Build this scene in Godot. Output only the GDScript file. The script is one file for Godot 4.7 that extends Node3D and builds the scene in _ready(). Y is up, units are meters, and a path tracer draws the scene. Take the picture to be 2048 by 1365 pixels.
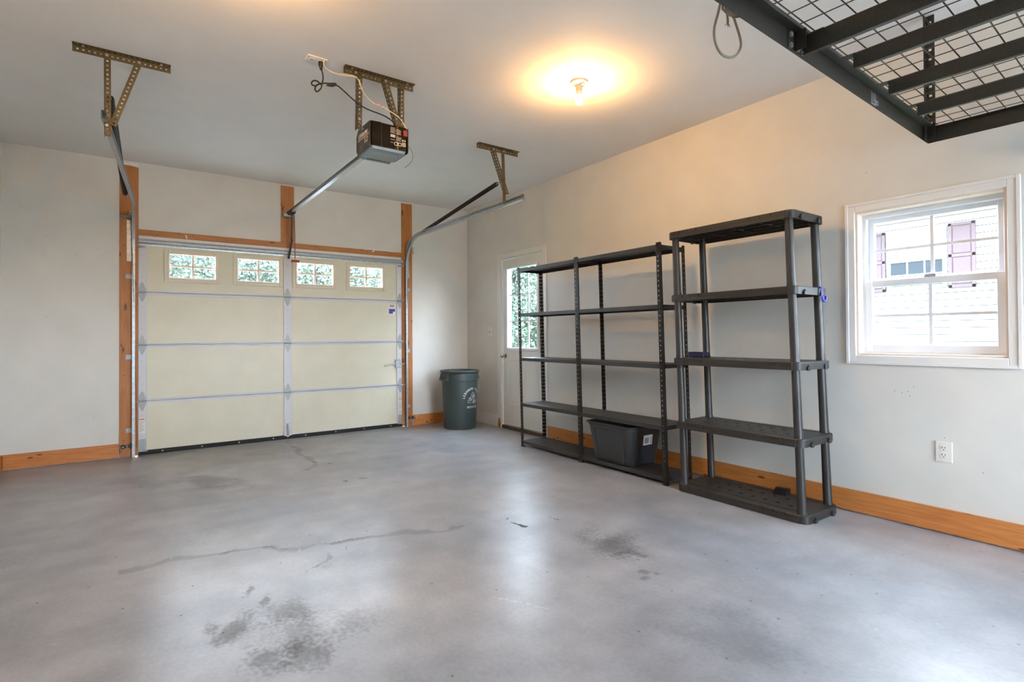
extends Node3D

# Photo frame 2048 x 1365. Room axes: -z towards the overhead door, +x towards the wall with the window, y up. The camera stands at x = 0, z = 0.
const FRONT := -6.41
const RIGHT := 3.81
const LEFT := -0.92
const BACK := 2.60
const CEIL := 2.88
const EYE := 1.15
const FOCAL := 1073.58

var M := {}
var taken := {}
var rng := RandomNumberGenerator.new()


func _ready() -> void:
	rng.seed = 4711
	set_camera()
	set_light()
	make_materials()
	build_room()
	build_frame_boards()
	build_side_door()
	build_window()
	build_fill_window()
	build_garage_door()
	build_tracks()
	build_hangers()
	build_springs()
	build_opener()
	build_lamps()
	build_rack()
	build_metal_shelf()
	build_plastic_shelf()
	build_can()
	build_tote()
	build_small_things()
	build_outside()


func set_camera() -> void:
	var c := Camera3D.new()
	c.name = "camera"
	c.projection = Camera3D.PROJECTION_FRUSTUM
	c.near = 0.05
	c.far = 200.0
	c.size = 1365.0 / FOCAL * c.near
	c.frustum_offset = Vector2(0.0, -(682.5 - 661.53) / FOCAL * c.near)
	c.position = Vector3(0, EYE, 0)
	c.rotation = Vector3(0.00987, -0.6192, -0.00635)
	add_child(c)
	c.current = true


func set_light() -> void:
	var e := Environment.new()
	e.background_mode = Environment.BG_SKY
	var sky := Sky.new()
	var s := ProceduralSkyMaterial.new()
	s.sky_top_color = Color(0.84, 0.92, 1.0)
	s.sky_horizon_color = Color(0.91, 0.955, 1.0)
	s.ground_horizon_color = Color(0.55, 0.56, 0.54)
	s.ground_bottom_color = Color(0.45, 0.45, 0.43)
	s.energy_multiplier = SKY_ENERGY
	sky.sky_material = s
	e.sky = sky
	e.tonemap_mode = Environment.TONE_MAPPER_LINEAR
	e.tonemap_exposure = 1.08
	e.sdfgi_enabled = true
	e.ssao_enabled = true
	e.ssil_enabled = true
	var w := WorldEnvironment.new()
	w.name = "surroundings"
	w.environment = e
	add_child(w)


const SKY_ENERGY := 42.0
const LAMP_ENERGY := 0.76
const LAMP_COLOR := Color(1.0, 0.755, 0.44)


# ---------------------------------------------------------------- shapes

func sheet() -> SurfaceTool:
	var st := SurfaceTool.new()
	st.begin(Mesh.PRIMITIVE_TRIANGLES)
	return st


func tri(st: SurfaceTool, p: Array, n: Array, t: Array) -> void:
	var order := [0, 1, 2]
	if (p[1] - p[0]).cross(p[2] - p[0]).dot(n[0] + n[1] + n[2]) > 0.0:
		order = [0, 2, 1]
	for i in order:
		st.set_normal(n[i])
		st.set_uv(t[i])
		st.add_vertex(p[i])


func quad(st: SurfaceTool, a: Vector3, b: Vector3, c: Vector3, d: Vector3, n: Vector3) -> void:
	var u := (b - a).length()
	var w := (d - a).length()
	var o := Vector2(fposmod(a.x * 1.31 + a.y * 1.73 + a.z * 2.37, 7.0), fposmod(a.x * 3.1 + a.z * 0.7, 3.0))
	var t := [o, o + Vector2(u, 0), o + Vector2(u, w), o + Vector2(0, w)]
	if w > u:
		t = [o, o + Vector2(0, u), o + Vector2(w, u), o + Vector2(w, 0)]
	tri(st, [a, b, c], [n, n, n], [t[0], t[1], t[2]])
	tri(st, [a, c, d], [n, n, n], [t[0], t[2], t[3]])


func box(st: SurfaceTool, c: Vector3, s: Vector3, basis := Basis(), bevel := 0.0) -> void:
	var h := s * 0.5
	var b := minf(bevel, minf(h.x, minf(h.y, h.z)) * 0.9)
	var axes := [Vector3.RIGHT, Vector3.UP, Vector3.BACK]
	for i in 3:
		var j := (i + 1) % 3
		var k := (i + 2) % 3
		for g in [-1.0, 1.0]:
			var q := []
			for e in [[-1, -1], [1, -1], [1, 1], [-1, 1]]:
				var p: Vector3 = axes[i] * h[i] * g + axes[j] * (h[j] - b) * e[0] + axes[k] * (h[k] - b) * e[1]
				q.append(c + basis * p)
			quad(st, q[0], q[1], q[2], q[3], basis * (axes[i] * g))
			if b > 0.0:
				for g2 in [-1.0, 1.0]:
					var n: Vector3 = (axes[i] * g + axes[j] * g2).normalized()
					var r := []
					for e in [[0, -1], [0, 1], [1, 1], [1, -1]]:
						var p: Vector3 = axes[k] * (h[k] - b) * e[1]
						p += (axes[i] * h[i] * g + axes[j] * (h[j] - b) * g2) if e[0] == 0 else (axes[i] * (h[i] - b) * g + axes[j] * h[j] * g2)
						r.append(c + basis * p)
					quad(st, r[0], r[1], r[2], r[3], basis * n)
	if b > 0.0:
		for x in [-1.0, 1.0]:
			for y in [-1.0, 1.0]:
				for z in [-1.0, 1.0]:
					var g := Vector3(x, y, z)
					var p := []
					for i in 3:
						var e := h - Vector3.ONE * b
						e[i] = h[i]
						p.append(c + basis * (e * g))
					var n: Vector3 = basis * g.normalized()
					tri(st, p, [n, n, n], [Vector2.ZERO, Vector2.ZERO, Vector2.ZERO])


# a box given by its two opposite corners
func span(st: SurfaceTool, a: Vector3, b: Vector3, bevel := 0.0) -> void:
	box(st, (a + b) * 0.5, (b - a).abs(), Basis(), bevel)


func frame_along(d: Vector3, side: Vector3) -> Basis:
	var x := d.normalized()
	var z := x.cross(side).normalized()
	return Basis(x, z.cross(x), z)


# a square bar from p to q
func bar(st: SurfaceTool, p: Vector3, q: Vector3, w: float, h: float, side := Vector3.UP, bevel := 0.0) -> void:
	box(st, (p + q) * 0.5, Vector3((q - p).length(), w, h), frame_along(q - p, side), bevel)


func loft(st: SurfaceTool, loops: Array, closed_ends := false) -> void:
	var n: int = loops[0].size()
	var bands := []
	for i in loops.size() - 1:
		var a := []
		for j in n:
			var round_way: Vector3 = loops[i][(j + 1) % n] - loops[i][(j + n - 1) % n] + loops[i + 1][(j + 1) % n] - loops[i + 1][(j + n - 1) % n]
			a.append((loops[i + 1][j] - loops[i][j]).cross(round_way).normalized())
		bands.append(a)
	var along := 0.0
	for i in loops.size() - 1:
		var step: float = (loops[i + 1][0] - loops[i][0]).length()
		var turn := 0.0
		for j in n:
			var k := (j + 1) % n
			var wide: float = (loops[i][k] - loops[i][j]).length()
			var ns := []
			for e in [[i, j, -1], [i, k, -1], [i, k, 1], [i, j, 1]]:
				var own: Vector3 = bands[i][e[1]]
				var m: int = i + e[2]
				if m >= 0 and m < bands.size() and own.dot(bands[m][e[1]]) > 0.75:
					own = (own + bands[m][e[1]]).normalized()
				ns.append(own)
			var p := [loops[i][j], loops[i][k], loops[i + 1][k], loops[i + 1][j]]
			var t := [Vector2(turn, along), Vector2(turn + wide, along), Vector2(turn + wide, along + step), Vector2(turn, along + step)]
			tri(st, [p[0], p[1], p[2]], [ns[0], ns[1], ns[2]], [t[0], t[1], t[2]])
			tri(st, [p[0], p[2], p[3]], [ns[0], ns[2], ns[3]], [t[0], t[2], t[3]])
			turn += wide
		along += step
	if closed_ends:
		for e in [[0, 1], [loops.size() - 1, loops.size() - 2]]:
			var mid := Vector3.ZERO
			var other := Vector3.ZERO
			for j in n:
				mid += loops[e[0]][j] / n
				other += loops[e[1]][j] / n
			var nn := (mid - other).normalized()
			for j in n:
				tri(st, [mid, loops[e[0]][j], loops[e[0]][(j + 1) % n]], [nn, nn, nn], [Vector2.ZERO, Vector2.RIGHT * 0.01, Vector2.DOWN * 0.01])


func ring(r: float, y: float, seg: int, xf: Transform3D) -> PackedVector3Array:
	var a := PackedVector3Array()
	for j in seg:
		var t := TAU * j / seg
		a.append(xf * Vector3(cos(t) * r, y, sin(t) * r))
	return a


# profile: (radius, height) pairs from the foot upwards on the outside
func lathe(st: SurfaceTool, profile: Array, seg := 24, xf := Transform3D()) -> void:
	var loops := []
	for p in profile:
		loops.append(ring(maxf(p[0], 0.0003), p[1], seg, xf))
	loft(st, loops)


func rounded(hx: float, hz: float, r: float, y: float, at := Vector3.ZERO, steps := 5) -> PackedVector3Array:
	var a := PackedVector3Array()
	for q in 4:
		var cx := (hx - r) * (1.0 if q == 0 or q == 3 else -1.0)
		var cz := (hz - r) * (1.0 if q < 2 else -1.0)
		for i in steps + 1:
			var t := PI / 2 * (q + float(i) / steps)
			a.append(at + Vector3(cx + cos(t) * r, y, cz + sin(t) * r))
	return a


func tube(st: SurfaceTool, pts: Array, r: float, seg := 8, caps := true) -> void:
	var loops := []
	var up := Vector3.UP
	for i in pts.size():
		var d: Vector3 = (pts[mini(i + 1, pts.size() - 1)] - pts[maxi(i - 1, 0)]).normalized()
		if absf(d.dot(up)) > 0.98:
			up = Vector3.RIGHT if absf(d.x) < 0.9 else Vector3.BACK
		var side := d.cross(up).normalized()
		up = side.cross(d).normalized()
		var a := PackedVector3Array()
		for j in seg:
			var t := TAU * j / seg
			a.append(pts[i] + side * cos(t) * r - up * sin(t) * r)
		loops.append(a)
	loft(st, loops, caps)


func smooth_path(pts: Array, steps := 6) -> Array:
	var c := Curve3D.new()
	for i in pts.size():
		var t: Vector3 = (pts[mini(i + 1, pts.size() - 1)] - pts[maxi(i - 1, 0)]) / 6.0
		c.add_point(pts[i], -t, t)
	var a := []
	for i in pts.size() - 1:
		for j in steps:
			a.append(c.sample(i, float(j) / steps))
	a.append(pts[-1])
	return a


func prism(st: SurfaceTool, poly: PackedVector2Array, depth: float, xf := Transform3D()) -> void:
	var idx := Geometry2D.triangulate_polygon(poly)
	for g in [0.0, depth]:
		var n: Vector3 = (xf.basis * Vector3(0, 0, -1.0 if g == 0.0 else 1.0)).normalized()
		for i in range(0, idx.size(), 3):
			var p := []
			var t := []
			for k in 3:
				var q := poly[idx[i + k]]
				p.append(xf * Vector3(q.x, q.y, g))
				t.append(q)
			tri(st, p, [n, n, n], t)
	var turn := 1.0 if not Geometry2D.is_polygon_clockwise(poly) else -1.0
	for i in poly.size():
		var a := poly[i]
		var b := poly[(i + 1) % poly.size()]
		var d := (b - a).normalized()
		quad(st, xf * Vector3(a.x, a.y, 0), xf * Vector3(b.x, b.y, 0), xf * Vector3(b.x, b.y, depth), xf * Vector3(a.x, a.y, depth), (xf.basis * Vector3(d.y, -d.x, 0)).normalized() * turn)


# a closed profile carried along a path; profile x runs along lat, profile y along lat x tangent
func sweep(st: SurfaceTool, poly: Array, path: Array, lat: Vector3) -> void:
	var loops := []
	for i in path.size():
		var d: Vector3 = (path[mini(i + 1, path.size() - 1)] - path[maxi(i - 1, 0)]).normalized()
		var nn := lat.cross(d).normalized()
		var a := []
		for p in poly:
			a.append(path[i] + lat * p.x + nn * p.y)
		loops.append(a)
	var m := poly.size()
	var area := 0.0
	for j in m:
		area += poly[j].cross(poly[(j + 1) % m])
	for i in path.size() - 1:
		var d: Vector3 = (path[i + 1] - path[i]).normalized()
		var nn := lat.cross(d).normalized()
		for j in m:
			var k := (j + 1) % m
			var e: Vector2 = (poly[k] - poly[j]).normalized()
			var n2 := Vector2(e.y, -e.x) * signf(area)
			quad(st, loops[i][j], loops[i + 1][j], loops[i + 1][k], loops[i][k], lat * n2.x + nn * n2.y)


# a flat strip with a row of square holes: x along its length, y across, z through it
func perforated(st: SurfaceTool, xf: Transform3D, length: float, width: float, thick: float, pitch: float, hole: float) -> void:
	var lo := (width - hole) * 0.5
	for y in [[0.0, lo], [width - lo, width]]:
		box(st, xf * Vector3(length * 0.5, (y[0] + y[1]) * 0.5, thick * 0.5), Vector3(length, y[1] - y[0], thick), xf.basis)
	var count := int(length / pitch)
	var spare := (length - count * pitch) * 0.5
	var x0 := 0.0
	for i in count + 1:
		var x1 := spare + (i + 0.5) * pitch - hole * 0.5 if i < count else length
		box(st, xf * Vector3((x0 + x1) * 0.5, width * 0.5, thick * 0.5), Vector3(x1 - x0, hole, thick), xf.basis)
		x0 = x1 + hole


# perforated angle iron from p to q; its flanges lie along a and b
func angle_iron(st: SurfaceTool, p: Vector3, q: Vector3, a: Vector3, b: Vector3, width: float, pitch: float, hole: float, thick := 0.0025) -> void:
	var x := (q - p).normalized()
	var l := (q - p).length()
	var ya := (a - x * a.dot(x)).normalized()
	var yb := (b - x * b.dot(x) - ya * b.dot(ya)).normalized()
	perforated(st, Transform3D(Basis(x, ya, yb), p), l, width, thick, pitch, hole)
	perforated(st, Transform3D(Basis(x, yb, ya), p), l, width, thick, pitch, hole)


func disc(st: SurfaceTool, at: Vector3, axis: Vector3, r: float, h: float, seg := 10) -> void:
	tube(st, [at, at + axis.normalized() * h], r, seg)


# ---------------------------------------------------------------- nodes

func numbered(called: String) -> String:
	var n: int = taken.get(called, 0)
	taken[called] = n + 1
	return called if n == 0 else "%s_%03d" % [called, n]


func tag(o: Node, label: String, category: String, group := "", kind := "") -> void:
	o.set_meta("label", label)
	o.set_meta("category", category)
	if group:
		o.set_meta("group", group)
	if kind:
		o.set_meta("kind", kind)


func thing(called: String, label: String, category: String, at := Vector3.ZERO, group := "") -> Node3D:
	var o := Node3D.new()
	o.name = numbered(called)
	o.position = at
	add_child(o)
	tag(o, label, category, group)
	return o


func obj(called: String, st: Variant, m: Material, parent: Node = self) -> MeshInstance3D:
	var o := MeshInstance3D.new()
	o.name = numbered(called) if parent == self else called
	if st is SurfaceTool:
		st.set_material(m)
		o.mesh = st.commit()
	else:
		o.mesh = st
		o.material_override = m
	parent.add_child(o, true)
	return o


func struct(called: String, st: Variant, m: Material, label: String, category: String) -> MeshInstance3D:
	var o := obj(called, st, m)
	tag(o, label, category, "", "structure")
	return o


# alike small heads (bolts, screws, rivets), each a part of its own; they share one mesh
var heads := {}


func put_heads(parent: Node, called: String, places: Array, axis: Vector3, r: float, h: float, m: Material, seg := 6) -> void:
	var key := "%s %.5f %.5f %d %d" % [axis, r, h, seg, m.get_instance_id()]
	if not heads.has(key):
		var st := sheet()
		disc(st, Vector3.ZERO, axis, r, h, seg)
		st.set_material(m)
		heads[key] = st.commit()
	for p in places:
		var o := MeshInstance3D.new()
		o.name = called
		o.mesh = heads[key]
		o.position = p
		parent.add_child(o, true)


func lettering(text: String, size: float, font_name := "Droid Sans", bold := true) -> TextMesh:
	var t := TextMesh.new()
	var f := SystemFont.new()
	f.font_names = PackedStringArray([font_name])
	f.font_weight = 700 if bold else 400
	t.font = f
	t.text = text
	t.font_size = 32
	t.pixel_size = size / 32.0
	t.depth = 0.0006
	t.curve_step = 2.0
	return t


# ---------------------------------------------------------------- materials

func mat(called: String, c: Color, rough := 0.6, metal := 0.0) -> StandardMaterial3D:
	var m := StandardMaterial3D.new()
	m.resource_name = called
	m.albedo_color = c
	m.roughness = rough
	m.metallic = metal
	M[called] = m
	return m


func grey_noise(w: int, h: int, freq: float, sd: int, octaves := 4) -> PackedByteArray:
	var n := FastNoiseLite.new()
	n.seed = sd
	n.frequency = freq
	n.fractal_octaves = octaves
	var im := n.get_image(w, h, false, false, true)
	im.convert(Image.FORMAT_L8)
	return im.get_data()


func seamless(size: int, freq: float, sd: int, lo: Color, hi: Color, octaves := 4) -> ImageTexture:
	var n := FastNoiseLite.new()
	n.seed = sd
	n.frequency = freq
	n.fractal_octaves = octaves
	var im := n.get_seamless_image(size, size, false, false, 0.15, true)
	im.convert(Image.FORMAT_L8)
	var d := im.get_data()
	var out := PackedByteArray()
	out.resize(size * size * 3)
	for i in size * size:
		var c := lo.lerp(hi, d[i] / 255.0)
		out[i * 3] = c.r8
		out[i * 3 + 1] = c.g8
		out[i * 3 + 2] = c.b8
	return ImageTexture.create_from_image(Image.create_from_data(size, size, false, Image.FORMAT_RGB8, out))


func grain(m: StandardMaterial3D, size_m: float, sd: int, depth := 0.15, bump := 0.0) -> void:
	m.albedo_texture = seamless(256, 0.02, sd, Color(1 - depth, 1 - depth, 1 - depth), Color.WHITE)
	m.uv1_triplanar = true
	m.uv1_world_triplanar = true
	m.uv1_scale = Vector3.ONE / size_m
	if bump > 0.0:
		m.heightmap_enabled = true
		m.heightmap_texture = seamless(256, 0.09, sd + 1, Color.BLACK, Color.WHITE, 3)
		m.heightmap_scale = bump


func wood_texture(w: int, h: int, light: Color, dark: Color, sd: int) -> ImageTexture:
	var n := FastNoiseLite.new()
	n.seed = sd
	n.frequency = 1.0
	n.fractal_octaves = 3
	var r := RandomNumberGenerator.new()
	r.seed = sd
	var knots := []
	for i in 5:
		knots.append([r.randf() * w, r.randf_range(0.15, 0.85) * h, r.randf_range(3.0, 7.0)])
	var im := Image.create(w, h, false, Image.FORMAT_RGB8)
	for x in w:
		var fx := minf(1.0, minf(x, w - 1 - x) / 24.0)
		for y in h:
			var bend := 0.0
			var hole := 0.0
			for k in knots:
				var dx: float = (x - k[0]) / 5.0
				var dy: float = y - k[1]
				var d := sqrt(dx * dx + dy * dy)
				bend += exp(-d * d / 220.0) * signf(dy) * 9.0
				hole = maxf(hole, clampf(1.6 - sqrt((x - k[0]) * (x - k[0]) * 0.35 + dy * dy) / k[2], 0.0, 1.0))
			var yy := y + bend
			var g := 0.5 + 0.5 * n.get_noise_2d(x * 0.008, yy * 0.09)
			var fine := 0.5 + 0.5 * n.get_noise_2d(x * 0.02 + 300.0, yy * 0.45)
			var broad := 0.5 + 0.5 * n.get_noise_2d(x * 0.006 + 90.0, y * 0.012)
			var t := lerpf(0.45, clampf(g * 0.6 + fine * 0.3 + broad * 0.35 - 0.15, 0.0, 1.0), fx)
			var c := dark.lerp(light, t).lerp(Color(0.26, 0.13, 0.06), hole * 0.8)
			im.set_pixel(x, y, c)
	return ImageTexture.create_from_image(im)


func floor_textures() -> Array:
	var w := 1280
	var h := 2048
	var x0 := LEFT - 0.1
	var z0 := FRONT - 0.2
	var sx := (RIGHT + 0.1 - x0) / w
	var sz := (BACK + 0.1 - z0) / h
	var broad := grey_noise(w, h, 0.0028, 11, 3)
	var mid := grey_noise(w, h, 0.014, 12, 4)
	var fine := grey_noise(w, h, 0.16, 13, 2)
	var v := PackedFloat32Array()
	v.resize(w * h)
	for i in w * h:
		v[i] = 0.618 + (mid[(i / w) * w + (i % w) / 5 + 300] - 128) * 0.00022 + (broad[i] - 128) * 0.00050 + (mid[i] - 128) * 0.00042 + (fine[i] - 128) * 0.00020
	# stains: centre, half sizes, turn, strength; their edges are broken up by the noise
	var stains := [
		[0.53, -4.94, 0.18, 0.42, 0.2, 0.15], [0.66, -4.62, 0.16, 0.26, -0.2, 0.11], [0.15, -5.2, 0.25, 0.35, 0.0, 0.07],
		[0.40, -2.10, 0.11, 0.13, 0.3, 0.27], [0.52, -2.04, 0.10, 0.15, -0.3, 0.25], [0.55, -2.37, 0.11, 0.15, 0.2, 0.20], [0.33, -2.38, 0.065, 0.16, -0.5, 0.27],
		[0.55, -2.21, 0.17, 0.20, 0.0, 0.14], [0.72, -2.20, 0.14, 0.15, 0.4, 0.13], [0.45, -2.22, 0.20, 0.16, 0.0, 0.09], [0.44, -2.69, 0.025, 0.08, -0.4, 0.30], [0.49, -2.56, 0.028, 0.07, -0.4, 0.28], [0.26, -2.43, 0.05, 0.07, 0.0, 0.25],
		[2.13, -2.12, 0.14, 0.26, -0.3, 0.20], [2.22, -2.10, 0.15, 0.24, -0.3, 0.14], [2.03, -1.765, 0.03, 0.03, 0.0, 0.22], [2.065, -1.716, 0.018, 0.025, 0.0, 0.18], [1.98, -1.715, 0.035, 0.025, 0.0, 0.20],
		[0.8, -2.75, 0.06, 0.05, 0.3, 0.10], [2.6, -4.9, 0.3, 0.5, 0.2, 0.07], [1.9, -1.2, 0.3, 0.25, 0.0, 0.05],
	]
	for s in stains:
		var reach: float = maxf(s[2], s[3]) * 1.5
		for zi in range(maxi(0, int((s[1] - reach - z0) / sz)), mini(h, int((s[1] + reach - z0) / sz))):
			for xi in range(maxi(0, int((s[0] - reach - x0) / sx)), mini(w, int((s[0] + reach - x0) / sx))):
				var p := Vector2(x0 + xi * sx - s[0], z0 + zi * sz - s[1]).rotated(s[4])
				var i := zi * w + xi
				var d := Vector2(p.x / s[2], p.y / s[3]).length() + (mid[i] - 128) * 0.0042 + (fine[i] - 128) * 0.0024
				if d < 1.0:
					v[i] *= 1.0 - s[5] * smoothstep(0.0, 0.85, 1.0 - d)
	# lines: points, half widths, strength
	var lines := [
		[[Vector2(-0.047, -3.288), Vector2(0.171, -3.288), Vector2(0.393, -3.242), Vector2(0.579, -3.189), Vector2(0.759, -3.073), Vector2(0.887, -3.049), Vector2(1.147, -2.976), Vector2(1.366, -2.912), Vector2(1.654, -2.823)], [0.034, 0.040, 0.022, 0.024, 0.050, 0.014, 0.036, 0.052, 0.008], 0.15],
		[[Vector2(0.393, -3.245), Vector2(0.579, -3.19), Vector2(0.70, -3.12), Vector2(0.887, -3.052), Vector2(1.0, -3.03), Vector2(1.147, -2.98)], [0.002, 0.003, 0.003, 0.005, 0.004, 0.003], 0.22],
		[[Vector2(1.43, -6.3), Vector2(1.40, -5.75), Vector2(1.361, -5.409), Vector2(1.396, -5.075), Vector2(1.238, -4.805)], [0.012, 0.030, 0.036, 0.038, 0.026], 0.15],
		[[Vector2(1.398, -5.147), Vector2(1.471, -4.899)], [0.015, 0.008], 0.18],
		[[Vector2(0.929, -3.158), Vector2(0.842, -2.887), Vector2(0.774, -2.77), Vector2(0.702, -2.746)], [0.003, 0.003, 0.004, 0.003], 0.16],
		[[Vector2(1.913, -2.718), Vector2(1.925, -2.66), Vector2(1.94, -2.59)], [0.003, 0.012, 0.022], 0.62],
		[[Vector2(1.930, -2.785), Vector2(1.938, -2.777)], [0.016, 0.018], 0.5],
		[[Vector2(2.167, -2.654), Vector2(2.173, -2.569)], [0.002, 0.007], 0.62],
		[[Vector2(1.385, -4.275), Vector2(1.415, -4.262)], [0.012, 0.020], 0.5],
		[[Vector2(1.51, -4.285), Vector2(1.575, -4.262)], [0.008, 0.012], 0.38],
		[[Vector2(1.30, -2.0), Vector2(1.44, -1.75)], [0.0015, 0.0015], -0.10],
		[[Vector2(1.86, -2.05), Vector2(1.80, -1.86)], [0.002, 0.002], 0.16],
	]
	for k in 5:
		for e in [-1.0, 0.0, 1.0]:
			var a := Vector2(2.045 + k * 0.026, -1.965 + e * 0.045 + k * 0.004)
			lines.append([[a, a + Vector2(0.006, 0.038)], [0.010, 0.010], 0.22])
	for s in lines:
		var pts: Array = s[0]
		for q in pts.size() - 1:
			var a: Vector2 = pts[q]
			var b: Vector2 = pts[q + 1]
			var wide := maxf(s[1][q], s[1][q + 1]) * 2.0 + 0.05
			for zi in range(int((minf(a.y, b.y) - wide - z0) / sz), int((maxf(a.y, b.y) + wide - z0) / sz)):
				for xi in range(int((minf(a.x, b.x) - wide - x0) / sx), int((maxf(a.x, b.x) + wide - x0) / sx)):
					if xi < 0 or zi < 0 or xi >= w or zi >= h:
						continue
					var i := zi * w + xi
					var p := Vector2(x0 + xi * sx, z0 + zi * sz)
					var t := (p - a).dot(b - a) / (b - a).length_squared()
					if t < 0.0 or t > 1.0:
						continue
					var crisp: bool = s[2] > 0.3 or s[2] < 0.0
					var off := absf((p - a).cross((b - a).normalized()) + (mid[i] - 128) * (0.00005 if crisp else 0.00040)) - (mid[(i + 40007) % (w * h)] - 128) * (0.00003 if crisp else 0.00016) - (fine[i] - 128) * 0.00008
					var half := lerpf(s[1][q], s[1][q + 1], t)
					v[i] *= 1.0 - s[2] * clampf((half - off) / (half * (0.2 if crisp else 0.6) + 0.001), 0.0, 1.0)
	# grit and paint drips
	for k in 520:
		var xi := rng.randi_range(2, w - 4)
		var zi := rng.randi_range(2, h - 4)
		var dark := rng.randf() < 0.72
		var big := rng.randi_range(1, 2)
		for a in big:
			for b in big:
				v[(zi + a) * w + xi + b] *= rng.randf_range(0.45, 0.75) if dark else 1.18
	var bytes := PackedByteArray()
	bytes.resize(w * h * 3)
	var rough := PackedByteArray()
	rough.resize(w * h)
	for i in w * h:
		var warm := (broad[i] - 128) * 0.00008
		var c := clampf(v[i], 0.0, 1.0)
		bytes[i * 3] = int(clampf(c * 0.985 + warm, 0.0, 1.0) * 255.0)
		bytes[i * 3 + 1] = int(c * 254.0)
		bytes[i * 3 + 2] = int(clampf(c * 1.03 - warm, 0.0, 1.0) * 255.0)
		rough[i] = clampi(int(86.0 + (mid[i] - 128) * 0.12 + (fine[i] - 128) * 0.05 + (0.605 - c) * 200.0), 80, 235)
	return [ImageTexture.create_from_image(Image.create_from_data(w, h, false, Image.FORMAT_RGB8, bytes)), ImageTexture.create_from_image(Image.create_from_data(w, h, false, Image.FORMAT_L8, rough))]


func make_materials() -> void:
	var m := mat("painted_drywall", Color(0.875, 0.865, 0.84), 0.55)
	grain(m, 2.2, 21, 0.035, 0.02)
	m = mat("ceiling_paint", Color(0.92, 0.915, 0.905), 0.8)
	grain(m, 2.5, 22, 0.02, 0.02)
	mat("white_trim", Color(0.90, 0.895, 0.885), 0.4)
	mat("door_white", Color(0.885, 0.89, 0.875), 0.38)
	mat("vinyl_white", Color(0.90, 0.91, 0.93), 0.35)
	m = mat("door_cream", Color(0.855, 0.835, 0.75), 0.42)
	grain(m, 1.6, 23, 0.03)
	mat("stile_white", Color(0.81, 0.81, 0.825), 0.4)
	mat("window_warm_lit", Color(0.90, 0.83, 0.77), 0.45)  # warm lamplight on the window grilles is put into this peach
	m = mat("galvanised", Color(0.80, 0.82, 0.84), 0.34, 0.65)
	grain(m, 0.25, 24, 0.16)
	m = mat("dull_zinc", Color(0.70, 0.72, 0.73), 0.5, 0.4)
	grain(m, 0.08, 25, 0.18)
	m = mat("bracket_olive", Color(0.40, 0.355, 0.25), 0.45, 0.45)
	grain(m, 0.3, 26, 0.2)
	mat("bolt_steel", Color(0.72, 0.70, 0.66), 0.35, 0.8)
	m = mat("spring_black", Color(0.13, 0.125, 0.12), 0.4, 0.4)
	mat("black_plastic", Color(0.055, 0.055, 0.06), 0.45)
	mat("rubber_black", Color(0.07, 0.07, 0.075), 0.7)
	m = mat("opener_bronze", Color(0.15, 0.125, 0.09), 0.28, 0.75)
	mat("opener_side", Color(0.20, 0.20, 0.19), 0.45)
	mat("opener_lens", Color(0.55, 0.60, 0.63), 0.35)
	mat("label_print", Color(0.62, 0.58, 0.53), 0.6)
	mat("label_white", Color(0.88, 0.88, 0.87), 0.55)
	mat("label_grey", Color(0.55, 0.55, 0.56), 0.6)
	mat("label_orange", Color(0.85, 0.38, 0.20), 0.6)
	mat("label_red", Color(0.55, 0.20, 0.20), 0.6)
	mat("label_blue", Color(0.22, 0.20, 0.55), 0.6)
	mat("pull_red", Color(0.62, 0.08, 0.06), 0.4)
	mat("cord_white", Color(0.88, 0.82, 0.72), 0.5)
	mat("wire_orange", Color(0.80, 0.42, 0.22), 0.5)
	mat("rope_grey", Color(0.52, 0.48, 0.42), 0.85)
	m = mat("rack_black", Color(0.25, 0.235, 0.21), 0.38, 0.5)
	grain(m, 0.05, 27, 0.3, 0.06)
	m = mat("rack_wire", Color(0.30, 0.28, 0.26), 0.3, 0.7)
	m = mat("shelf_steel", Color(0.205, 0.205, 0.213), 0.45, 0.15)
	grain(m, 0.7, 28, 0.15)
	m = mat("post_steel", Color(0.10, 0.098, 0.095), 0.42, 0.2)
	m = mat("shelf_plastic", Color(0.175, 0.168, 0.163), 0.42)
	grain(m, 0.5, 29, 0.10)
	m = mat("tote_plastic", Color(0.19, 0.195, 0.205), 0.36)
	m = mat("can_green", Color(0.235, 0.285, 0.285), 0.42)
	grain(m, 0.6, 30, 0.10)
	mat("blue_plastic", Color(0.18, 0.17, 0.62), 0.4)
	mat("navy_plastic", Color(0.085, 0.08, 0.24), 0.5)
	mat("print_white", Color(0.85, 0.87, 0.87), 0.6)
	mat("ivory", Color(0.90, 0.885, 0.86), 0.35)
	mat("porcelain", Color(0.88, 0.84, 0.78), 0.35)
	mat("slot_dark", Color(0.09, 0.085, 0.08), 0.7)
	mat("chrome", Color(0.80, 0.78, 0.74), 0.16, 1.0)
	m = mat("sill_brown", Color(0.30, 0.25, 0.20), 0.6)
	m = mat("concrete_curb", Color(0.55, 0.54, 0.52), 0.8)
	m = mat("pine", Color.WHITE, 0.42)
	m.albedo_texture = wood_texture(768, 128, Color(0.845, 0.575, 0.315), Color(0.655, 0.375, 0.17), 5)
	m.uv1_scale = Vector3(1.0 / 1.9, 1.0 / 0.17, 1)
	m = mat("pine_dark", Color.WHITE, 0.45)
	m.albedo_texture = wood_texture(768, 128, Color(0.76, 0.505, 0.26), Color(0.585, 0.345, 0.145), 9)
	m.uv1_scale = Vector3(1.0 / 1.9, 1.0 / 0.17, 1)
	m = mat("raw_wood", Color(0.62, 0.47, 0.30), 0.8)
	m = mat("glass", Color(1, 1, 1, 0.03), 0.02)
	m.transparency = BaseMaterial3D.TRANSPARENCY_ALPHA
	m = mat("concrete_floor", Color.WHITE, 1.0)
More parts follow.
